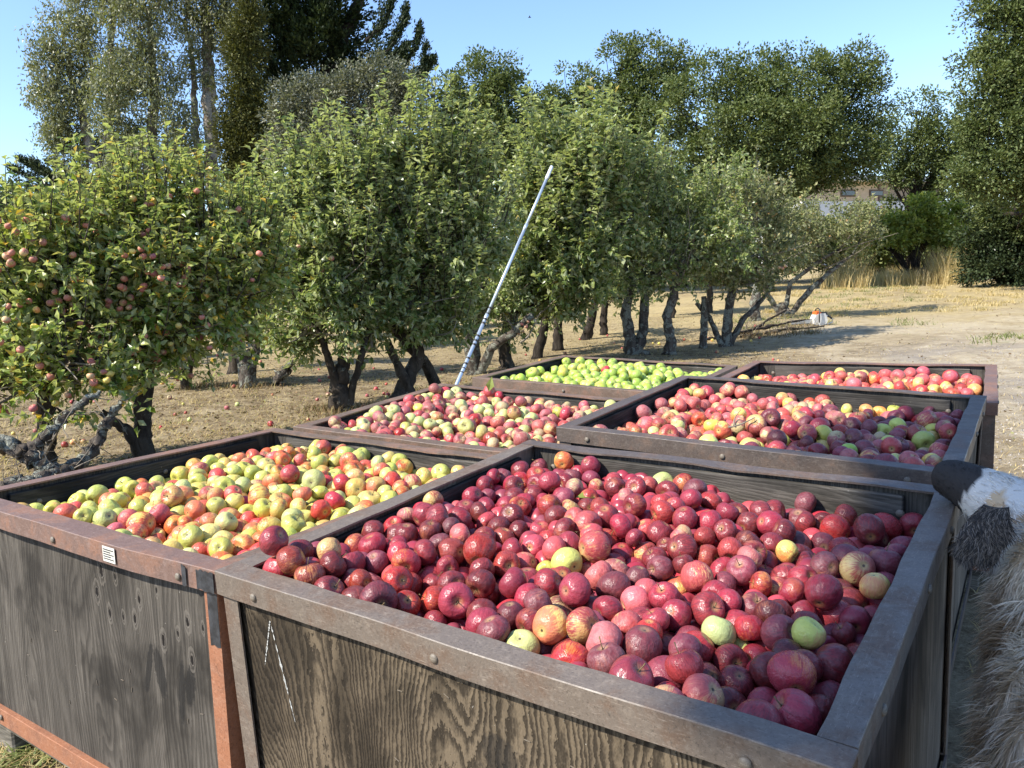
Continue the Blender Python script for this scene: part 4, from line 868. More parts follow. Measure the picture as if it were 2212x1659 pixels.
# ------------------------------------------------------------------ background trees
def bg_tree(label, Yc, lobes, n, fl=(.10, .055), leaf='leaf_oak', trunk=None, bark='bark_dark', clump=.45, clump_n=80, flat=.8, cat="tree", group="tall trees behind the orchard", name="oak_tree", style="oak", shell=.5, trunks=None, hang=0.0, fill=1.0):
    s = Yc / F_; c0 = at(lobes[0][0], lobes[0][1], Yc); tx = trunk if trunk is not None else lobes[0][0]
    b = at(tx, 600, Yc); gz = float(ground_z(b[0], Yc)); root = empty(name, (b[0], Yc, gz)); tag(root, label, cat, group); off = np.array([b[0], Yc, gz])
    E_ = [(at(l[0], l[1], Yc + l[2]), np.array([l[3] * s, l[3] * s * .85, l[4] * s])) for l in lobes]
    top = np.mean([e[0] for e in E_], 0)
    m = MB()
    low = cat in ('bush', 'hedge')
    if trunks:
        for tk in trunks:
            pts = np.array([at(p[0], p[1], Yc + p[2]) for p in tk]); rad = [p[3] for p in tk]; t0 = np.linspace(0, 1, len(pts)); t = np.linspace(0, 1, len(pts) * 5); q = np.stack([np.interp(t, t0, pts[:, k]) for k in range(3)], -1); q[1:-1] += RNG.normal(size=q[1:-1].shape) * .06
            m.tube(q - off, np.interp(t, t0, rad), 9, wob=.08)
    elif low: m.tube([(top[0] - off[0], top[1] - off[1], 0), (top[0] - off[0] + .1, top[1] - off[1], .5)], .05, 6)
    else:
        r0 = .02 * (top[2] - gz) + .12; m.tube(bezier(off - [0, 0, .1], off * .5 + np.array([top[0], top[1], gz * 0 + top[2]]) * .5, 8, .06) - off, np.linspace(r0, r0 * .6, 8), 9, wob=.08)
    m.obj("trunk", M[bark], root, True)
    st0 = np.array([b[0], Yc, gz]) * .5 + top * .5
    if low: st0 = np.array([top[0], top[1], gz])
    mb = MB(); vol = np.array([e[1].prod() ** .67 for e in E_]); per = vol / vol.sum(); PL, DL, NL = [], [], []
    for (c, R_), f in zip(E_, per):
        if not trunks: limb = bezier(st0, c, 7, .1); mb.tube(limb - off, np.linspace(.10, .03, 7), 6)
        else: limb = bezier(c - [0, 0, R_[2] * .9], c, 7, .1); mb.tube(limb - off, np.linspace(.09, .04, 7), 6)
        nc = max(5, int(n * (1.9 if style == 'oak' else 1.35) * f / clump_n)); d = unit(RNG.normal(size=(nc, 3))); d[:, 1] = np.where(d[:, 1] > .35, -d[:, 1], d[:, 1]); rd = np.where(RNG.random(nc) < .35, RNG.uniform(.1, 1, nc), RNG.uniform(shell, 1.08, nc) ** .6)
        Q = c + d * R_ * rd[:, None]; d = unit(Q - c)
        for i in range(0, nc, max(1, nc // 12)):
            mb.tube(bezier(limb[RNG.integers(2, 7)], Q[i], 6, .12) - off, np.linspace(.03, .008, 6), 4, False)
        cs = clump * RNG.uniform(.6, 1.35, nc)
        g = RNG.normal(size=(nc, clump_n, 3)); g = g / (np.linalg.norm(g, axis=-1, keepdims=True) + 1e-6) * RNG.uniform(0, 1, (nc, clump_n, 1)) ** .5
        if style == "oak":
            p = Q[:, None] + g * cs[:, None, None] * np.array([1, 1, flat]); dr = unit(g + d[:, None] * .4 + RNG.normal(size=g.shape) * .4); nn = unit(g * .6 + RNG.normal(size=g.shape) * .45 + np.array([0, 0, .55]))
        elif style == "hang":
            p = Q[:, None] + g * cs[:, None, None] * np.array([1.0, 1.0, .8]); p[..., 2] -= .55 * hang * RNG.uniform(0, 1, p.shape[:2]) ** 2; dr = unit(RNG.normal(size=g.shape) * .8 + np.array([0, 0, -.8])); nn = unit(RNG.normal(size=g.shape) + np.array([SUN[0], SUN[1], .3]) * .6)
        else:   # sprays pointing out and up
            ax = unit(d * np.array([1, 1, .25]) + np.array([0, 0, .42])); t = RNG.uniform(-.3, 1, (nc, clump_n, 1)); p = Q[:, None] + ax[:, None] * t * cs[:, None, None] * 2.0 + g * cs[:, None, None] * (.42 - .28 * np.clip(t, 0, 1)); dr = unit(ax[:, None] + g * .8); nn = unit(RNG.normal(size=g.shape) * .6 + np.array([0, 0, .7]))
        PL.append(p.reshape(-1, 3)); DL.append(dr.reshape(-1, 3)); NL.append(nn.reshape(-1, 3))
    mb.obj("limbs", M[bark], root, True)
    P, D, N = np.vstack(PL), np.vstack(DL), np.vstack(NL); k = len(P)
    V, T = leaves_geo(P - off, D, N, RNG.uniform(.6, 1.3, k) * fl[0] * 1.22, RNG.uniform(.7, 1.2, k) * fl[1] * 1.3, quad=True)
    o = link("crown", np_mesh("crown", V, T, M[leaf], False), root); o["kind"] = "stuff"
    return root
EUC = dict(leaf='leaf_euc', bark='bark_euc', style="hang", name="eucalyptus_tree", clump=.62, clump_n=70, fl=(.17, .055), shell=.2)
bg_tree("airy eucalyptus at the edge of the sky with drooping grey-green foliage", 40, [(120, 110, 0, 60, 80), (190, 60, 0, 80, 90), (140, 220, 0, 70, 70), (180, 300, 1, 80, 70), (230, 160, 1, 80, 90), (110, 170, 0, 45, 55), (130, 285, 0, 50, 45), (240, -30, 0, 100, 60), (250, 330, 1, 60, 60)], 21000, hang=.9,
    trunks=[[(250, 560, 0, .35), (215, 360, 0, .26), (180, 260, 0, .2), (150, 160, 0, .12), (140, 60, 0, .08)], [(255, 560, 0, .25), (235, 300, 0, .2), (240, 100, 0, .14), (245, -20, 0, .1)]], **EUC)
bg_tree("olive-brown eucalyptus with billowing crown between the airy one and the white trunks", 38, [(300, 60, 0, 80, 80), (250, 190, 0, 75, 70), (330, 170, 0, 75, 80), (290, 280, 0, 80, 70), (380, 270, 0, 60, 90), (340, 350, -1, 90, 60), (270, 380, -1, 70, 50), (330, -40, 0, 100, 60)], 22000, hang=.8,
    trunks=[[(330, 560, 0, .3), (325, 330, 0, .24), (335, 180, 0, .2), (320, 20, 0, .12)]], **EUC)
bg_tree("eucalyptus with bare white trunks in front of the dark conifers", 41, [(440, 60, 0, 65, 80), (490, 20, 0, 70, 60), (420, 150, 0, 45, 45), (520, 90, 1, 55, 70), (400, 330, 0, 45, 60), (400, -20, 0, 70, 60), (470, -60, 0, 90, 50)], 13500, hang=.9,
    trunks=[[(462, 560, 0, .42), (458, 340, 0, .36), (452, 200, 0, .32), (448, 80, 0, .24), (440, -60, 0, .14)], [(440, 560, 0, .26), (432, 380, 0, .22), (424, 260, 0, .18), (415, 150, 0, .12), (400, 40, 0, .08)]], **EUC)
bg_tree("tall rusty-green conifer standing like a column beside the white trunks", 34, [(530, 120, 0, 42, 90), (520, 230, 0, 45, 80), (535, 330, 0, 52, 80), (555, 410, 0, 55, 60), (500, 300, 0, 30, 70), (545, 40, 0, 30, 60), (505, 400, 0, 35, 50), (560, 250, 0, 35, 60)], 21000, fl=(.11, .05), leaf='leaf_brown_con', name="conifer_tree", style="oak", clump=.42, clump_n=90, flat=.9, shell=.35,
    trunks=[[(525, 560, 1.2, .3), (530, 300, 1.2, .2), (540, 60, 1.0, .1)]])
bg_tree("dark towering cypress with arms reaching over the oaks", 44, [(680, 110, 0, 80, 100), (725, 60, 0, 45, 80), (620, 200, 0, 60, 110), (600, 330, 0, 50, 80), (770, 150, 0, 25, 50), (670, -30, 0, 100, 70), (600, 60, 0, 70, 110), (590, 430, 0, 60, 60)], 30000, fl=(.20, .09), leaf='leaf_cypress', name="cypress_tree", style="spray", clump=.85, clump_n=80, shell=.2,
    trunks=[[(660, 560, 0, .7), (680, 300, 0, .6), (710, 150, 0, .5), (760, 40, 0, .35), (800, -60, 0, .2)], [(690, 250, 0, .3), (750, 180, 0, .22), (830, 130, 0, .14), (900, 80, 0, .06)]])
def arm(label, Yc, pts, n, leaf, wid, name="cypress_tree", grp="tall trees behind the orchard", cat="tree"):
    """a long tapering conifer bough drawn through pts"""
    q0 = np.array([at(p[0], p[1], Yc) for p in pts]); off = q0[0].copy(); t0 = np.linspace(0, 1, len(q0)); return q0, off
def add_arms(root_label, Yc, arms, n, leaf, wid, parent_loc):
    root = empty("cypress_tree", parent_loc); tag(root, root_label, "tree", "tall trees behind the orchard"); off = np.array(parent_loc); m = MB(); PL, DL, NL = [], [], []
    for A in arms:
        q = np.array([at(p[0], p[1], Yc) for p in A]); t0 = np.linspace(0, 1, len(q)); t = np.linspace(0, 1, 12); qq = np.stack([np.interp(t, t0, q[:, k]) for k in range(3)], -1); m.tube(qq - off, np.linspace(.14, .02, 12), 6)
        u = RNG.uniform(0, 1, n) ** .8; P = np.stack([np.interp(u, t0, q[:, k]) for k in range(3)], -1); T = unit(np.gradient(qq, axis=0)); Ti = np.stack([np.interp(u, t, T[:, k]) for k in range(3)], -1)
        # secondary sprays leave the bough at an angle, upwards
        ns = 26; su = RNG.uniform(.05, 1, ns); sd = unit(RNG.normal(size=(ns, 3)) * .5 + np.array([0, 0, .75])); k = RNG.integers(0, ns, n); base = np.stack([np.interp(su[k], t0, q[:, j]) for j in range(3)], -1); sl = wid * (1.15 - su[k]) * RNG.uniform(0, 1, n)
        P2 = base + unit(sd[k] + np.stack([np.interp(su[k], t, T[:, j]) for j in range(3)], -1) * .9) * (sl * 1.6)[:, None] + RNG.normal(size=(n, 3)) * wid * .13
        P = np.where((RNG.random(n) < .45)[:, None], P + RNG.normal(size=(n, 3)) * (wid * .22 * (1.1 - u))[:, None], P2)
        PL.append(P); DL.append(unit(Ti + RNG.normal(size=P.shape) * .45 + [0, 0, .3])); NL.append(unit(RNG.normal(size=P.shape) * .6 + [0, 0, .7]))
    m.obj("limbs", M['bark_dark'], root, True); P, D, N = np.vstack(PL), np.vstack(DL), np.vstack(NL); V, T = leaves_geo(P - off, D, N, RNG.uniform(.6, 1.3, len(P)) * .17, RNG.uniform(.6, 1.2, len(P)) * .08, quad=True)
    o = link("crown", np_mesh("crown", V, T, M[leaf], False), root); o["kind"] = "stuff"
b = at(830, 560, 42)
add_arms("dark cypress boughs curving up against the blue sky above the grey oak", 42, [[(800, 200), (860, 165), (900, 100), (908, 48)], [(800, 230), (870, 190), (915, 150), (918, 100)], [(790, 150), (840, 110), (870, 60), (880, 10)], [(820, 260), (880, 210), (925, 150), (933, 132)], [(790, 90), (830, 50), (850, 0), (855, -50)], [(780, 190), (830, 160), (860, 130), (880, 95)], [(770, 250), (820, 230), (870, 200), (890, 165)]], 2600, 'leaf_cypress', .75, (b[0], 42, float(ground_z(b[0], 42))))
b = at(160, 560, 42)
add_arms("low dark cypress with flat boughs poking left against the sky", 42, [[(250, 470), (170, 420), (90, 375), (38, 342)], [(250, 480), (170, 430), (80, 390), (22, 364)], [(240, 450), (160, 410), (100, 370), (50, 345)], [(250, 500), (180, 470), (110, 430), (60, 400)], [(260, 430), (200, 400), (140, 370), (110, 350)], [(240, 500), (160, 480), (100, 460), (50, 440)], [(280, 470), (230, 430), (190, 400), (170, 370)]], 2800, 'leaf_cypress', .75, (b[0], 42, float(ground_z(b[0], 42))))
bg_tree("dark green oak low at the sky's edge behind the fruiting trees", 36, [(40, 470, 0, 90, 60), (-60, 460, 0, 110, 80), (110, 490, 0, 80, 60), (190, 500, 0, 90, 70), (30, 560, 0, 150, 60), (20, 420, 0, 40, 30)], 13000, leaf='leaf_oak_dark', fl=(.14, .08), clump=.5)
bg_tree("silvery grey-leaved oak in front of the dark cypress", 30, [(660, 250, 0, 75, 75), (740, 220, 0, 75, 65), (820, 220, 0, 80, 80), (880, 200, 0, 50, 45), (650, 330, 0, 70, 60), (740, 330, 0, 90, 80), (850, 310, 0, 85, 80), (830, 165, 0, 40, 35), (620, 260, 0, 45, 55), (700, 420, 0, 120, 60), (840, 420, 0, 120, 60)], 34000, leaf='leaf_oak_grey', fl=(.10, .05), bark='bark_lichen', clump=.42, shell=.45, hang=.3, style="oak")
bg_tree("round-topped oak at the middle, sky showing through its right shoulder", 31, [(1050, 230, 0, 90, 90), (1060, 340, 0, 130, 100), (1050, 175, 0, 70, 65), (980, 220, 0, 60, 60), (1100, 210, 0, 60, 55), (1150, 230, 0, 40, 35), (1040, 270, 0, 90, 70), (1000, 340, 0, 80, 80), (1110, 320, 0, 80, 70), (960, 290, 0, 50, 60), (1080, 400, 0, 120, 70), (960, 420, 0, 90, 60)], 30000, leaf='leaf_oak', fl=(.10, .055), clump=.42)
bg_tree("oak with two uneven peaks left of the broad oak", 30, [(1300, 330, 0, 120, 110), (1300, 450, 0, 130, 90), (1400, 230, 0, 80, 80), (1190, 250, 0, 50, 60), (1180, 400, 0, 80, 90), (1260, 190, 0, 55, 60), (1340, 150, 0, 55, 65), (1400, 160, 0, 75, 75), (1450, 150, 0, 45, 55), (1220, 250, 0, 55, 55), (1330, 250, 0, 90, 80), (1250, 350, 0, 90, 90), (1180, 310, 0, 50, 70), (1360, 350, 0, 80, 90), (1380, 105, 0, 35, 30)], 32000, leaf='leaf_oak', fl=(.10, .055), clump=.38)
bg_tree("broad flat-topped oak spreading over the far end of the orchard", 27, [(1660, 330, 0, 150, 110), (1520, 380, 0, 110, 80), (1800, 350, 0, 100, 60), (1680, 240, 0, 150, 90), (1400, 420, .5, 90, 90), (1880, 340, 0, 60, 50), (1540, 190, 0, 100, 75), (1640, 180, 0, 90, 75), (1730, 190, 0, 90, 80), (1820, 190, 0, 75, 80), (1870, 230, 0, 55, 80), (1460, 240, 0, 75, 70), (1480, 330, 0, 100, 70), (1600, 290, -1, 110, 80), (1720, 300, -1, 120, 80), (1830, 310, 0, 70, 60), (1620, 390, 0, 140, 60), (1770, 380, 0, 90, 30), (1460, 430, 0, 110, 60), (1835, 130, 0, 40, 35), (1880, 160, 0, 30, 40), (1560, 470, 1, 140, 50)], 62000, leaf='leaf_oak', fl=(.085, .048), clump=.36, shell=.5)
bg_tree("pale loose oak in the gap beside the house", 33, [(1960, 330, 0, 60, 60), (2050, 330, 0, 60, 70), (2040, 410, 0, 60, 30), (1980, 240, 0, 50, 45), (1920, 300, 0, 55, 50), (1925, 380, 0, 40, 30), (2010, 300, 0, 60, 50), (1960, 370, 0, 50, 35), (2050, 360, 0, 70, 60), (2090, 280, 1, 50, 60)], 13000, leaf='leaf_oak', fl=(.10, .055), clump=.42)
bg_tree("big oak at the track's edge, taller than the picture, deep shade beneath", 21, [(2140, 60, 0, 60, 80), (2120, 180, 0, 70, 80), (2170, 280, 0, 95, 80), (2200, 130, 0, 90, 100), (2120, 370, 0, 75, 55), (2200, 400, .5, 80, 60), (2250, 250, 0, 120, 200), (2190, -40, 0, 80, 90), (2300, 80, 0, 120, 180), (2170, 470, 3, 75, 50), (2260, 460, 2, 90, 70), (2350, 350, 0, 120, 200), (2090, 300, 0, 40, 40), (2075, 395, 0, 40, 35)], 60000, leaf='leaf_oak', fl=(.075, .042), clump=.32, shell=.45, trunk=2290)
bg_tree("understorey bush under the big oak, its leaves coloured dark as shade", 24, [(2150, 500, 0, 75, 65), (2230, 520, 0, 90, 70), (2120, 540, 0, 45, 45), (2300, 500, 0, 90, 90), (2190, 575, 0, 120, 50), (2120, 570, 0, 60, 40), (2120, 450, 1, 60, 50), (2300, 570, 0, 120, 50)], 17000, leaf='leaf_cypress', fl=(.09, .05), clump=.35, name="shade_bush", cat="bush", group=None)  # near-black leaf colour stands in for the deep shade under the oak
bg_tree("bright green vine-covered bush below the house at the field edge", 29, [(1985, 455, 0, 40, 28), (1960, 490, 0, 45, 30), (2010, 480, 0, 40, 35), (1930, 515, 0, 55, 25), (2040, 505, 0, 45, 35), (1900, 480, .3, 40, 20), (2060, 450, .4, 30, 40)], 5200, leaf='leaf_vine', fl=(.11, .07), clump=.26, name="vine_bush", cat="bush", group=None)
bg_tree("dull hedge of brush along the far end of the orchard", 34, [(1750, 530, 0, 80, 50), (1850, 500, 0, 80, 50), (1900, 540, 0, 90, 40), (2040, 530, 0, 90, 55), (1700, 520, 0, 80, 60), (1960, 530, 0, 80, 55), (1820, 550, 0, 90, 35), (2080, 480, 0, 60, 60), (1920, 470, 0, 60, 35)], 22000, leaf='leaf_oak', fl=(.12, .07), clump=.45, name="brush_hedge", cat="hedge", group=None)
for i, (px, w, lab) in enumerate([(60, 170, "behind the sawn-off apple trunk"), (330, 190, "behind the fruit-laden tree"), (640, 180, "behind the lichened fork"), (930, 180, "behind the crossed trunks"), (1230, 180, "behind the slim dark trunks"), (1480, 160, "behind the crooked pale trunk")]):
    bg_tree("dark evergreen brush closing off the orchard " + lab, 33 + (i % 3), [(px - w * .5, 590, 0, w * .55, 55), (px + w * .4, 580, 0, w * .6, 60), (px, 520, 0, w * .7, 60), (px, 470, 0, w * .6, 50)], 7500, leaf='leaf_oak_dark', fl=(.17, .10), clump=.55, name="evergreen_brush", cat="bush", group="brush closing off the orchard")
# unseen tree added behind the camera, crown shaped to shade front bin and dog
def added_shade_tree():
    root = empty("added_shade_tree", (-1.4, -3.4, -.8)); tag(root, "unseen leafy tree added behind the viewer to shade the dog and front bin", "tree"); off = np.array([-1.4, -3.4, -.8]); T_ = 9.5
    pts = [((1.50, 1.15, 0), (.80, .60, .35)), ((1.85, 1.75, 0), (.90, .55, .35)), ((1.55, 2.42, 0), (.62, .42, .3)), ((2.3, 2.6, 0), (.8, .45, .4)), ((1.3, .35, 0), (.8, .5, .35)), ((2.6, .9, 0), (1.2, .9, .5)), ((1.05, 1.5, 0), (.35, .30, .2)), ((.95, .80, 0), (.50, .36, .22)), ((.85, .35, 0), (.55, .35, .25)), ((.62, 1.02, 0), (.30, .18, .14))]
    m = MB(); m.tube(bezier((-1.4, -3.4, -.9), (-1.7, -3.1, 3.8), 8, .04) - off, np.linspace(.28, .16, 8), 10, wob=.05); m.obj("trunk", M['bark_dark'], root, True)
    m = MB(); PL = []
    for c, R_ in pts:
        c = np.array(c) + SUN * T_; m.tube(bezier((-1.7, -3.1, 3.8), c, 8, .04) - off, np.linspace(.10, .03, 8), 6)
        g = RNG.normal(size=(1500, 3)); g = unit(g) * RNG.uniform(0, 1, (1500, 1)) ** .42; PL.append(c + g * np.array(R_))
    m.obj("limbs", M['bark_dark'], root, True); P = np.vstack(PL); n = len(P)
    V, T = leaves_geo(P - off, unit(RNG.normal(size=P.shape)), unit(RNG.normal(size=P.shape) + [0, 0, .8]), RNG.uniform(.12, .22, n), RNG.uniform(.07, .12, n), quad=True)
    o = link("crown", np_mesh("crown", V, T, M['leaf_oak'], False), root); o["kind"] = "stuff"
added_shade_tree()

# ------------------------------------------------------------------ house beyond the gap
def house():
    Y = 52; a = at(1780, 450, Y); b = at(2045, 450, Y + 6); d = b - a; d[2] = 0; L = np.linalg.norm(d); ang = math.atan2(d[1], d[0]); gz = float(ground_z(a[0], Y))
    root = empty("house", mat=Matrix.Translation((a[0], a[1], gz)) @ Matrix.Rotation(ang, 4, 'Z')); tag(root, "tan house with pale eaves glimpsed through the gap between oaks", "house")
    zt = at(1800, 391, Y)[2] - gz; zm = at(1800, 434, Y)[2] - gz
    tan = simple_mat("stucco_tan", (.50, .40, .29), .9, .1, .08, 3); pale = simple_mat("painted_white", (.62, .63, .64), .7, .2, .05, 3); grey = simple_mat("siding_grey", (.30, .255, .21), .85, .1, .08, 3); br = simple_mat("window_trim_brown", (.10, .07, .05), .7); gl = simple_mat("window_glass", (.06, .075, .09), .1, .6); rf = simple_mat("roof_pale", (.45, .46, .47), .7)
    MB().box((-2, 0, zm), (L * .42, 6, zt)).obj("wall", tan, root); MB().box((L * .42 + .002, .25, zm), (L, 6, zt)).obj("wall", grey, root); MB().box((-2, -.03, 0), (L, 6, zm - .002)).obj("wall", pale, root)
    m = MB(); m.box((-2.6, -.8, zt + .001), (L + .6, 6.6, zt + .28)); m.obj("roof", pale, root)
    m = MB(); m.box((-2.6, -.8, zt + .281), (L + .6, 6.6, zt + .33)); m.obj("roof_cover", rf, root)
    for x in (L * .12, L * .34):
        w = MB().box((x, -.06, zm + .3), (x + 1.4, .02, zt - .5)).obj("window", br, root); MB().box((x + .1, -.08, zm + .4), (x + 1.3, -.061, zt - .6)).obj("pane", gl, w)
    MB().box((L * .42 - .12, -.05, zm), (L * .42 + .06, .2, zt)).obj("corner_board", br, root)
house()

# ------------------------------------------------------------------ ground cover
M['straw'] = leaf_mat("dry_straw", [(.30, .22, .10), (.46, .36, .18), (.58, .48, .27), (.36, .27, .13)], None, .3, .7, .2)
M['litter'] = leaf_mat("leaf_litter", [(.07, .045, .025), (.15, .10, .055), (.24, .17, .09), (.20, .21, .09)], None, .1, .8, .2)
M['green_grass'] = leaf_mat("green_grass", [(.10, .14, .04), (.16, .19, .06), (.25, .25, .11)], None, .25, .6, .3)
def on_ground(px, py):
    """ground points seen at picture positions"""
    D = np.array([ray(a, b) for a, b in zip(px, py)]); t = np.full(len(D), 5.0)
    t = (-.8 - CAMH) / np.minimum(D[:, 2], -.004)
    for _ in range(8):
        P = D * t[:, None]; z = ground_z(P[:, 0], P[:, 1]); t = (z - CAMH) / np.minimum(D[:, 2], -.004)
    P = D * t[:, None] + np.array([0, 0, CAMH]); return P
def blades(P, h, w, lean, mat, label, name, up=1.0):
    n = len(P); th = RNG.uniform(0, 2 * math.pi, n); D = unit(np.stack([np.cos(th) * lean, np.sin(th) * lean, np.full(n, up)], -1)); S = np.stack([-np.sin(th), np.cos(th), np.zeros(n)], -1); h = h * RNG.uniform(.4, 1.2, n); w = w * RNG.uniform(.7, 1.3, n)
    a = P - S * w[:, None] * .5; b = P + S * w[:, None] * .5; mid = P + D * h[:, None] * .6; tip = P + D * h[:, None] + np.stack([np.cos(th), np.sin(th), np.full(n, -.3)], -1) * (h * lean * .25)[:, None]
    V = np.stack([a, b, mid + S * w[:, None] * .3, mid - S * w[:, None] * .3, tip], 1).reshape(-1, 3); i = (np.arange(n) * 5)[:, None]
    o = link(name, np_mesh(name, V, [i + np.array([[3, 2, 4]]), i + np.array([[0, 1, 2, 3]])], M[mat], False)); tag(o, label, "grass" if 'grass' in name else "leaves", None, "stuff")
def world_scatter(n, y0, y1, f=1.15, clumps=0, cs=.1, avoid=True, xr=None):
    y = y0 * (y1 / y0) ** RNG.uniform(0, 1, n); x = RNG.uniform(-.78 if xr is None else xr[0], .80 if xr is None else xr[1], n) * (y + .8)
    if clumps:
        k = RNG.integers(0, clumps, n); cx, cy = x[k], y[k]; s = cs * (1 + cy * .06); x = cx + RNG.normal(size=n) * s; y = cy + RNG.normal(size=n) * s
    P = np.stack([x, y, ground_z(x, y)], -1)
    ok = np.ones(n, bool)
    if avoid:
        for k_, v in BINS.items():
            c, s = math.cos(v[2]), math.sin(v[2]); dx, dy = x - v[0], y - v[1]; u, w = dx * c + dy * s, -dx * s + dy * c; ok &= ~((abs(u) < BW / 2 + .01) & (abs(w) < BD / 2 + .01))
    return P[ok]
P = world_scatter(100000, 2.2, 24, clumps=5200, cs=.12); side = P[:, 0] - .33 * P[:, 1]; P = P[(side < .3) | (RNG.random(len(P)) < .22)]
blades(P, .055, .005, 1.2, 'straw', "short dry grass and straw lying over the orchard floor", "dry_grass")
P = world_scatter(42000, 3, 20, clumps=0); side = P[:, 0] - .33 * P[:, 1]; P = P[(side < .0) | (RNG.random(len(P)) < .12)]; n = len(P)
V, T = leaves_geo(P + np.array([0, 0, .008]), unit(RNG.normal(size=(n, 3)) * [1, 1, .25]), unit(RNG.normal(size=(n, 3)) * .5 + [0, 0, 1]), RNG.uniform(.02, .05, n), RNG.uniform(.012, .03, n), quad=True)
tag(link("leaf_litter", np_mesh("leaf_litter", V, T, M['litter'])), "brown dead leaves and twigs strewn under the trees", "leaves", None, "stuff")
# taller dry grass at the field edge, greener tufts before it
def tuft_field(boxes, n, h, w, mat, label, name, lean=.35):
    """boxes: picture x range, depth range, number of tufts"""
    pts = []
    for (x0, x1, y0, y1, k) in boxes:
        Yk = RNG.uniform(y0, y1, k); Xk = np.array([at(px, 600, y)[0] for px, y in zip(RNG.uniform(x0, x1, k), Yk)]); kk = RNG.integers(0, k, n * k // 60)
        pts.append(np.stack([Xk[kk] + RNG.normal(size=len(kk)) * .12, Yk[kk] + RNG.normal(size=len(kk)) * .12], -1))
    pts = np.vstack(pts); P = np.column_stack([pts, ground_z(pts[:, 0], pts[:, 1]) - .01]); blades(P, h, w, lean, mat, label, name)
tuft_field([(1760, 2110, 26, 33, 90), (1900, 2110, 27, 31, 40)], 2300, .62, .018, 'straw', "tall pale dry grass along the field edge below the bushes", "tall_dry_grass")
tuft_field([(2010, 2085, 26.5, 29.5, 16), (1810, 1860, 27.5, 30, 7)], 4200, 1.35, .016, 'straw', "highest tuft of golden dry grass by the shaded oak", "golden_grass_tuft", .45)
tuft_field([(1650, 2212, 17, 31, 260)], 2600, .12, .012, 'straw', "low straw-coloured grass on the rise beyond the orchard", "low_straw_grass", .8)
tuft_field([(1740, 1990, 20, 28, 60), (1560, 1800, 15, 19, 45), (1950, 2000, 14.5, 16, 6), (2130, 2212, 10.5, 12, 8)], 1500, .13, .012, 'green_grass', "greenish weeds and grass patches beside the track", "green_grass_patches", .9)
tuft_field([(1560, 1760, 13.5, 15.5, 50), (480, 560, 10, 10.5, 6), (650, 790, 7.8, 8.4, 16), (360, 440, 10, 10.6, 8), (850, 1000, 8.3, 9.6, 10)], 1500, .14, .010, 'litter', "dry weeds round the trunks and among the cut branches", "dry_weed_grass", .7)
# gravel on the track
P = world_scatter(9000, 3.2, 12, xr=(.25, .8)); n = len(P); g = unit(RNG.normal(size=(n, 4, 3))) ; R_ = RNG.uniform(.004, .014, n)[:, None, None]; V = (P[:, None] + g * R_ + [0, 0, .002]).reshape(-1, 3); b_ = (np.arange(n) * 4)[:, None]
tag(link("gravel", np_mesh("gravel", V, [np.vstack([b_ + [[0, 1, 2]], b_ + [[0, 2, 3]], b_ + [[0, 3, 1]], b_ + [[1, 3, 2]]])], simple_mat("gravel", (.34, .31, .28), .9, .2, .4, 60))), "small grey stones scattered over the sandy track", "gravel", None, "stuff")
# weeds by the skid of A, straw there
P0 = at(110, 1600, 2.25); n = 700; P = np.stack([P0[0] + RNG.normal(size=n) * .16, P0[1] - .10 + RNG.normal(size=n) * .12, np.full(n, -.8)], -1)
blades(P, .07, .004, 1.2, 'straw', "broken straw beside the timber skid", "straw_grass"); P = np.stack([P0[0] + .04 + RNG.normal(size=160) * .07, P0[1] - .12 + RNG.normal(size=160) * .04, np.full(160, -.8)], -1)
blades(P, .09, .010, 1.3, 'green_grass', "grey-green weed growing at the timber skid", "weed_grass")

# ------------------------------------------------------------------ metal picking pole
def pole():
    a = at(880, 1052, 4.75); b = at(1192, 360, 6.05); a[2] = ground_z(a[0], a[1]); d = b - a; L = np.linalg.norm(d); q = Vector(d.tolist()).to_track_quat('Z', 'Y')
    root = empty("picking_pole", mat=Matrix.Translation(a.tolist()) @ q.to_matrix().to_4x4()); tag(root, "long aluminium telescoping pole with black bands leaning into the apple tree", "pole")
    al = NT("brushed_aluminium"); co = al.coord(); al = al.done(al.bsdf(al.mix(al.ramp(al.noise(al.mapping(co, (1, 1, .1)), 60, 3, .6), .3, .7), (.45, .52, .60), (.62, .68, .74)), .38, .5, metallic=.55))
    wh = simple_mat("white_tip", (.75, .77, .76), .5, .4); bk = simple_mat("black_band", (.02, .02, .022), .5, .5)
    cuts = [0, .50, .79, .955, 1.0]; rs = [.0125, .0110, .0100, .0120]
    for i in range(3): MB().tube([(0, 0, L * cuts[i]), (0, 0, L * cuts[i + 1] + .01)], rs[i], 18).obj("pole_tube", al, root, True)
    MB().tube([(0, 0, L * .955), (0, 0, L * .958), (0, 0, L)], [.0102, .0135, .0125], 18).obj("pole_tip", wh, root, True)
    for f in (.50, .79): MB().tube([(0, 0, L * f - .035), (0, 0, L * f + .02)], .0138 if f < .6 else .0122, 18).obj("collar", al, root, True)
    for f in (.333, .345, .358, .374, .414, .426, .440, .478, .490, .507, .524):
        w = .008 if int(f * 1000) % 2 else .014; r_ = .0128 if f < .464 else .0141 if f < .5205 else .0113
        MB().tube([(0, 0, L * f - w * .5), (0, 0, L * f + w * .5)], r_, 18, cap=False).obj("stripe", bk, root, True)
pole()

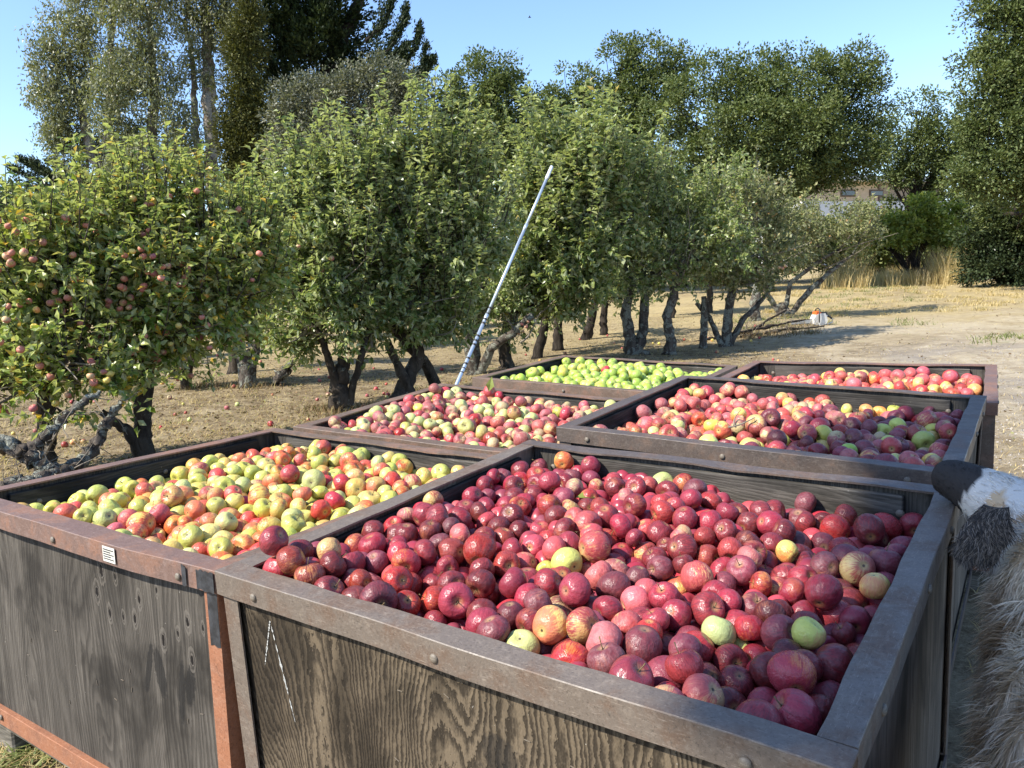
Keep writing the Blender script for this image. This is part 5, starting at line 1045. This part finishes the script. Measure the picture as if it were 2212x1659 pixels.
# ------------------------------------------------------------------ chainsaw lying in the grass
def chainsaw():
    p = at(1772, 706, 15.2); z = float(ground_z(p[0], 15.2)); root = empty("chainsaw", mat=Matrix.Translation((p[0], 15.2, z)) @ Matrix.Rotation(.15, 4, 'Z')); tag(root, "white and orange chainsaw lying on the ground by the cut branches", "chainsaw")
    w = simple_mat("saw_white", (.62, .60, .55), .45, .5, .1); og = simple_mat("saw_orange", (.65, .13, .025), .4, .5, .1); bk = simple_mat("saw_black", (.02, .02, .022), .5, .5); st_ = simple_mat("saw_steel", (.5, .5, .5), .35, .5, .1, 20, .8)
    def ex(prof, y0, y1, name, m_, par=root):
        k = len(prof); V = [(x, y0, z) for x, z in prof] + [(x, y1, z) for x, z in prof]; mb = MB(); mb.add(V, [(i, (i + 1) % k, k + (i + 1) % k, k + i) for i in range(k)]); n0 = k
        mb.add([(np.mean([a[0] for a in prof]), y0, np.mean([a[1] for a in prof])), (np.mean([a[0] for a in prof]), y1, np.mean([a[1] for a in prof]))], []); c0 = mb.n - 2
        for i in range(k): mb.P[3].append([(i + 1) % k, i, c0]); mb.P[3].append([k + i, k + (i + 1) % k, c0 + 1])
        return mb.obj(name, m_, par)
    ex([(-.17, .03), (-.18, .12), (-.14, .21), (-.05, .235), (.06, .23), (.09, .17), (.11, .08), (.08, .02), (-.05, .0)], -.08, .08, "engine_body", w)
    ex([(-.13, .2115), (-.12, .27), (-.06, .28), (-.02, .2415)], -.07, .07, "top_cover", og); ex([(-.01, .236), (0, .26), (.10, .25), (.12, .20), (.075, .205), (.065, .232)], -.06, .06, "air_filter_cover", bk)
    MB().tube([(.09, 0, .19), (.16, 0, .17), (.22, 0, .14), (.26, 0, .10), (.25, 0, .04), (.16, 0, .015), (.08, 0, .03)], .016, 8).obj("rear_handle", w, root, True)
    MB().tube([(.15, 0, .178), (.20, 0, .155), (.24, 0, .12)], .021, 8).obj("handle_grip", bk, root, True)
    MB().tube([(-.08, -.10, .06), (-.09, -.115, .2), (-.07, -.1, .31), (-.05, 0, .335), (-.04, .1, .31), (-.03, .1, .1)], .012, 8).obj("front_handle", bk, root, True)
    MB().box((-.62, -.015, .05), (-.18, -.009, .12), .003).obj("guide_bar", st_, root); MB().tube([(-.18, -.012, .125), (-.6, -.012, .125), (-.63, -.012, .085), (-.6, -.012, .045), (-.18, -.012, .045)], .006, 5).obj("chain", bk, root)
chainsaw()

# ------------------------------------------------------------------ twig and leaves on the heaps, bird
p = at(1570, 955, 2.45); p = at(1585, 935, 2.72); p[2] = max(p[2], -.02)
m = MB(); m.tube(bezier(p - [.05, .03, .0], p + [.06, -.05, .035], 7, .12), np.linspace(.004, .002, 7), 6); m.tube(bezier(p, p + [.035, .03, .05], 5, .1), np.linspace(.003, .0015, 5), 5); o = m.obj("broken_twig", M['twig']); tag(o, "thin broken twig lying on the mixed apples above the dog's bin corner", "twig")
def single_leaf(px, py, Y, L, d, nrm, col, label):
    p = at(px, py, Y); V, T = leaves_geo(np.array([p]), np.array([d], float), np.array([nrm], float), np.array([L]), np.array([L * .55]), .18, .15); o = link("apple_leaf", np_mesh("apple_leaf", V, T, col)); tag(o, label, "leaf")
single_leaf(1056, 846, 3.75, .075, (.25, 0, 1), (0, -1, .1), M['leaf_vine'], "round green leaf standing upright among the pink apples' back edge")
single_leaf(1243, 1075, 1.95, .05, (1, 0, .1), (0, -.3, 1), M['leaf_A'], "small green leaf caught between the dark red apples")
single_leaf(740, 1090, 2.3, .05, (.8, .4, .1), (0, -.3, 1), M['leaf_A'], "small leaf lying between the green and orange apples")
def bird():
    p = at(1144, 38, 60); root = empty("bird", p.tolist()); tag(root, "tiny dark bird high in the blue sky", "bird"); bk = simple_mat("bird_dark", (.03, .03, .03), .8)
    m = MB(); m.tube([(-.11, 0, 0), (-.05, 0, .02), (.05, 0, .02), (.12, 0, 0)], [.008, .035, .035, .006], 7); m.obj("bird_body", bk, root, True)
    for s in (-1, 1): MB().add([(-.03, 0, .02), (.05, 0, .02), (.02, s * .2, .09), (-.04, s * .24, .05)], [(0, 1, 2, 3)]).obj("wing", bk, root)
bird()

# ------------------------------------------------------------------ dog
def dog():
    fur_c = {'cream': (.82, .71, .54), 'tan': (.56, .41, .25), 'white': (.82, .77, .68), 'black': (.045, .040, .036), 'grey': (.10, .09, .08)}
    ud = np.array([.583, .812, 0]); sd = np.array([.812, -.583, 0])          # along the spine, and away from the bin
    neck = np.array([1.10, 1.40, -.13]); K = []
    def j(p, r): K.append((np.array(p, float), r)); return len(K) - 1
    e = []
    pel = j((.52, .48, -.22), .17); mid = j((.725, .80, -.24), .185); sho = j((.90, 1.07, -.20), .185); nk = j((.985, 1.29, -.11), .14); sk = j((1.03, 1.46, -.005), .105); st_ = j((1.01, 1.545, .025), .075); mz = j((.985, 1.615, .05), .055); ns = j((.958, 1.675, .062), .046); n2 = j((.945, 1.70, .062), .030)
    e += [(pel, mid), (mid, sho), (sho, nk), (nk, sk), (sk, st_), (st_, mz), (mz, ns), (ns, n2)]
    for s in (-1, 1):
        f = K[sho][0] + sd * .10 * s + [0, 0, -.12]; a = j(f, .075); b = j(f + ud * .03 + [0, 0, -.20], .048); c = j(f + ud * .02 + [0, 0, -.40], .034); d = j([*(f + ud * .05)[:2], -.77], .036); e += [(sho, a), (a, b), (b, c), (c, d)]; t = j([*(f + ud * .11)[:2], -.78], .030); e.append((d, t))
        f = K[pel][0] + sd * .09 * s + [0, 0, -.10]; a = j(f + ud * .05, .10); b = j(f + ud * .08 + [0, 0, -.17], .06); c = j(f - ud * .06 + [0, 0, -.30], .036); d = j([*(f + ud * .0)[:2], -.77], .034); e += [(pel, a), (a, b), (b, c), (c, d)]; t = j([*(f + ud * .07)[:2], -.78], .030); e.append((d, t))
    t1 = j(K[pel][0] - ud * .18 + [0, 0, .03], .045); t2 = j(K[pel][0] - ud * .33 + [0, 0, -.12], .04); t3 = j(K[pel][0] - ud * .38 + [0, 0, -.30], .025); e += [(pel, t1), (t1, t2), (t2, t3)]
    me = bpy.data.meshes.new("dog"); me.from_pydata([k[0].tolist() for k in K], e, []); ob = bpy.data.objects.new("tmp_dog", me); C.objects.link(ob)
    sm = ob.modifiers.new("skin", 'SKIN'); sm.use_smooth_shade = True; ob.modifiers.new("sub", 'SUBSURF').levels = 3
    if not me.skin_vertices: raise RuntimeError("no skin layer")
    for v, k in zip(me.skin_vertices[0].data, K): v.radius = (k[1], k[1])
    me.skin_vertices[0].data[0].use_root = True
    dg = bpy.context.evaluated_depsgraph_get(); me2 = bpy.data.meshes.new_from_object(ob.evaluated_get(dg)); bpy.data.objects.remove(ob)
    n = len(me2.vertices); co = np.empty(n * 3, np.float32); me2.vertices.foreach_get("co", co); co = co.reshape(-1, 3).astype(float)
    nose = K[ns][0]; skull = K[sk][0]; ax = unit(skull - nose); 
    def colour(P):
        """coat pattern by place on the body"""
        t = (P - nose) @ ax; col = np.tile(np.array(fur_c['cream']), (len(P), 1)); L_ = np.linalg.norm(skull - nose)
        nz = np.sin(P[:, 0] * 31 + 2 * np.sin(P[:, 1] * 27)) * np.sin(P[:, 2] * 33 + P[:, 1] * 19)
        tn = (nz > .05)[:, None] * np.clip(nz, 0, .5)[:, None] * 1.5; col = col * (1 - tn) + np.array(fur_c['tan']) * tn
        nk_ = K[nk][0]; w = np.exp(-((np.linalg.norm(P - nk_, axis=1) - .05) / .09) ** 2)[:, None] * .55; col = col * (1 - w) + np.array(fur_c['tan']) * w
        hd = (np.linalg.norm(P - skull, axis=1) < .13) | (t < L_ * .8); w = (hd & (t < L_ * 1.15))[:, None]; col = np.where(w, np.array(fur_c['white']), col)
        col = np.where((w[:, 0] & (nz > .12) & (t > L_ * .6))[:, None], np.array(fur_c['tan']) * 1.25, col); bl = (t < L_ * .36 + .022 * nz); col = np.where(bl[:, None], np.array(fur_c['black']), col)
        return np.clip(col, 0, 1)
    def set_col(m_, c, dom='POINT'):
        a = m_.color_attributes.new("coat", 'FLOAT_COLOR', dom); a.data.foreach_set("color", np.hstack([c, np.ones((len(c), 1))]).astype(np.float32).ravel())
    def coat_mat(name, rough, trans=0):
        t = NT(name); a = t.t.nodes.new("ShaderNodeAttribute"); a.attribute_name = "coat"; geo = t.t.nodes.new("ShaderNodeNewGeometry"); c = t.mix(1, a.outputs[0], t.mix(geo.outputs["Random Per Island"], (.62, .60, .58), (1.15, 1.12, 1.08)), 'MULTIPLY')
        b_ = t.bsdf(c, rough, .25)
        if trans: b_ = t.node("ShaderNodeMixShader", {0: trans, 1: b_, 2: t.node("ShaderNodeBsdfTranslucent", {"Color": c})})
        return t.done(b_)
    skinm = coat_mat("dog_coat", .8); furm = coat_mat("dog_fur", .6, .3)
    set_col(me2, colour(co) * .8); me2.materials.clear(); me2.materials.append(skinm)
    root = bpy.data.objects.new("dog", me2); C.objects.link(root); tag(root, "cream shaggy dog with black muzzle sniffing over the bin corner", "dog")
    # fur strands
    me2.calc_loop_triangles(); nt = len(me2.loop_triangles); tv = np.empty(nt * 3, np.int32); me2.loop_triangles.foreach_get("vertices", tv); tv = tv.reshape(-1, 3); A, B_, Cc = co[tv[:, 0]], co[tv[:, 1]], co[tv[:, 2]]
    nr = np.cross(B_ - A, Cc - A); ar = np.linalg.norm(nr, axis=1) / 2; nr = unit(nr); cen = (A + B_ + Cc) / 3; wgt = ar * np.where(cen[:, 2] < -.5, .25, 1.0)
    def strands(nf, length, wid, seed):
        rg = np.random.default_rng(seed); k = rg.choice(nt, nf, p=wgt / wgt.sum()); u, v = rg.random(nf), rg.random(nf); f = u + v > 1; u[f], v[f] = 1 - u[f], 1 - v[f]
        P = A[k] + (B_[k] - A[k]) * u[:, None] + (Cc[k] - A[k]) * v[:, None]; N = nr[k]; t = (P - nose) @ ax; L_ = np.linalg.norm(skull - nose)
        ln = length * rg.uniform(.6, 1.25, nf) * np.where(t < L_ * .35, .10, np.where(t < L_ * .9, .42, np.where(t < L_ * 1.3, .75, 1.0))) * np.where(P[:, 2] < -.55, .4, 1)
        flow = np.where((t < L_ * 1.2)[:, None], ax, -ud * .9 + np.array([0, 0, -.35])); clump = np.stack([np.sin(P[:, 0] * 60 + P[:, 1] * 25), np.sin(P[:, 1] * 55 + 2), np.sin(P[:, 2] * 60)], -1) * .35
        D = unit(N * .42 + flow * .8 + clump + rg.normal(size=(nf, 3)) * .16); D2 = unit(D + np.array([0, 0, -.35]) + flow * .2); S = unit(np.cross(D, N) + rg.normal(size=(nf, 3)) * .2); w = wid * rg.uniform(.7, 1.3, nf)[:, None]
        m_ = P + D * ln[:, None] * .55; tp = m_ + D2 * ln[:, None] * .5
        V = np.stack([P - S * w, P + S * w, m_ + S * w * .7, m_ - S * w * .7, tp], 1).reshape(-1, 3); i = (np.arange(nf) * 5)[:, None]; mm = np_mesh("fur", V, [i + np.array([[3, 2, 4]]), i + np.array([[0, 1, 2, 3]])], furm); c = np.repeat(colour(P), 5, 0); set_col(mm, c); o = link("fur", mm, root); o["kind"] = "stuff"; return o
    strands(85000, .050, .0012, 1)
    # ears: folded flaps with thickness
    earm = coat_mat("dog_ear", .8)
    for s in (-1, 1):
        base = skull + sd * .075 * s + np.array([0, 0, .045]) if s > 0 else at(2152, 1103, 1.39)
        out = sd * s if s > 0 else unit(np.array([-.55, -.75, 0])); fw = unit(np.cross(out, [0, 0, 1])); V = []; n_ = 7; m_ = 6
        for i in range(n_):
            v = i / (n_ - 1); c = base + out * (.020 + .035 * math.sin(v * 2.2)) + np.array([0, 0, -.095 * v ** 1.1 + .01]); hw = .040 * (1 - .25 * v ** 3) * (.5 + .5 * min(1, v * 2.2)); c = c - fw * (.030 * v if s < 0 else 0) * (1 if fw[0] > 0 else -1)
            for q in range(m_): u = q / (m_ - 1) * 2 - 1; V.append(c + fw * hw * u - out * .014 * u * u)
        V = np.array(V); V2 = V - out * .007; F = [(i * m_ + q, i * m_ + q + 1, (i + 1) * m_ + q + 1, (i + 1) * m_ + q) for i in range(n_ - 1) for q in range(m_ - 1)]; o2 = len(V)
        mb = MB(); rim = [q for q in range(m_)] + [i * m_ + m_ - 1 for i in range(1, n_)] + [(n_ - 1) * m_ + q for q in range(m_ - 2, -1, -1)] + [i * m_ for i in range(n_ - 2, 0, -1)]
        mb.add(np.vstack([V, V2]), F + [tuple(o2 + k_ for k_ in f[::-1]) for f in F] + [(rim[i], rim[(i + 1) % len(rim)], o2 + rim[(i + 1) % len(rim)], o2 + rim[i]) for i in range(len(rim))]); mm = mb.mesh("ear", earm, True); c = np.tile(np.array(fur_c['black']) * 1.2, (len(mm.vertices), 1)); set_col(mm, c); er = link("ear", mm, root)
        rg2 = np.random.default_rng(4); nf = 6000; k = rg2.integers(0, len(F), nf); f = np.array(F)[k]; a_ = rg2.random((nf, 2, 1)); P = (V[f[:, 0]] * (1 - a_[:, 0]) + V[f[:, 1]] * a_[:, 0]) * (1 - a_[:, 1]) + (V[f[:, 3]] * (1 - a_[:, 0]) + V[f[:, 2]] * a_[:, 0]) * a_[:, 1]
        D = unit(out * .35 + np.array([0, 0, -.8]) + fw * .3 * np.sin(P[:, 2:3] * 90) + rg2.normal(size=(nf, 3)) * .3); S = unit(np.cross(D, out)); ln = rg2.uniform(.010, .030, nf)[:, None] * (1 - .3 * (k[:, None] % 2)); VV = np.stack([P - S * .0011, P + S * .0011, P + D * ln], 1).reshape(-1, 3); mm = np_mesh("ear_fur", VV, [(np.arange(nf) * 3)[:, None] + np.array([[0, 1, 2]])], furm); c0 = np.array(fur_c['black'])[None] * 1.3 + (rg2.random((nf, 1)) < .4) * np.array([.20, .17, .14]); set_col(mm, np.repeat(c0, 3, 0)); o_ = link("ear_fur", mm, er); o_["kind"] = "stuff"
    nm = simple_mat("dog_nose", (.012, .012, .013), .3, .5, .2, 60); em = simple_mat("dog_eye", (.02, .012, .008), .08, .6)
    def ball(c, r, name, m_):
        V = []; F = []; a, b = 10, 7
        for i in range(b):
            p = math.pi * (i + .5) / b
            for q in range(a): t = q * 2 * math.pi / a; V.append((c[0] + r[0] * math.sin(p) * math.cos(t), c[1] + r[1] * math.sin(p) * math.sin(t), c[2] + r[2] * math.cos(p)))
        for i in range(b - 1):
            for q in range(a): F.append((i * a + q, i * a + (q + 1) % a, (i + 1) * a + (q + 1) % a, (i + 1) * a + q))
        mb = MB(); mb.add(V, F + [tuple(range(a))[::-1], tuple(range((b - 1) * a, b * a))] if False else F); return mb.obj(name, m_, root, True)
    ball(nose + ax * .002 + np.array([0, 0, .012]), (.030, .030, .024), "nose", nm)
    for s in (-1, 1): ball(skull - ax * .07 + sd * .042 * s + np.array([0, 0, .045]), (.010, .010, .010), "eye", em)
dog()
print("objects", len(bpy.data.objects), "tris", sum(len(o.data.loops) - 2 * len(o.data.polygons) for o in bpy.data.objects if o.type == 'MESH' and o.name.split('.')[0] not in ('apple', 'stem', 'hanging_apple', 'fallen_apple')))
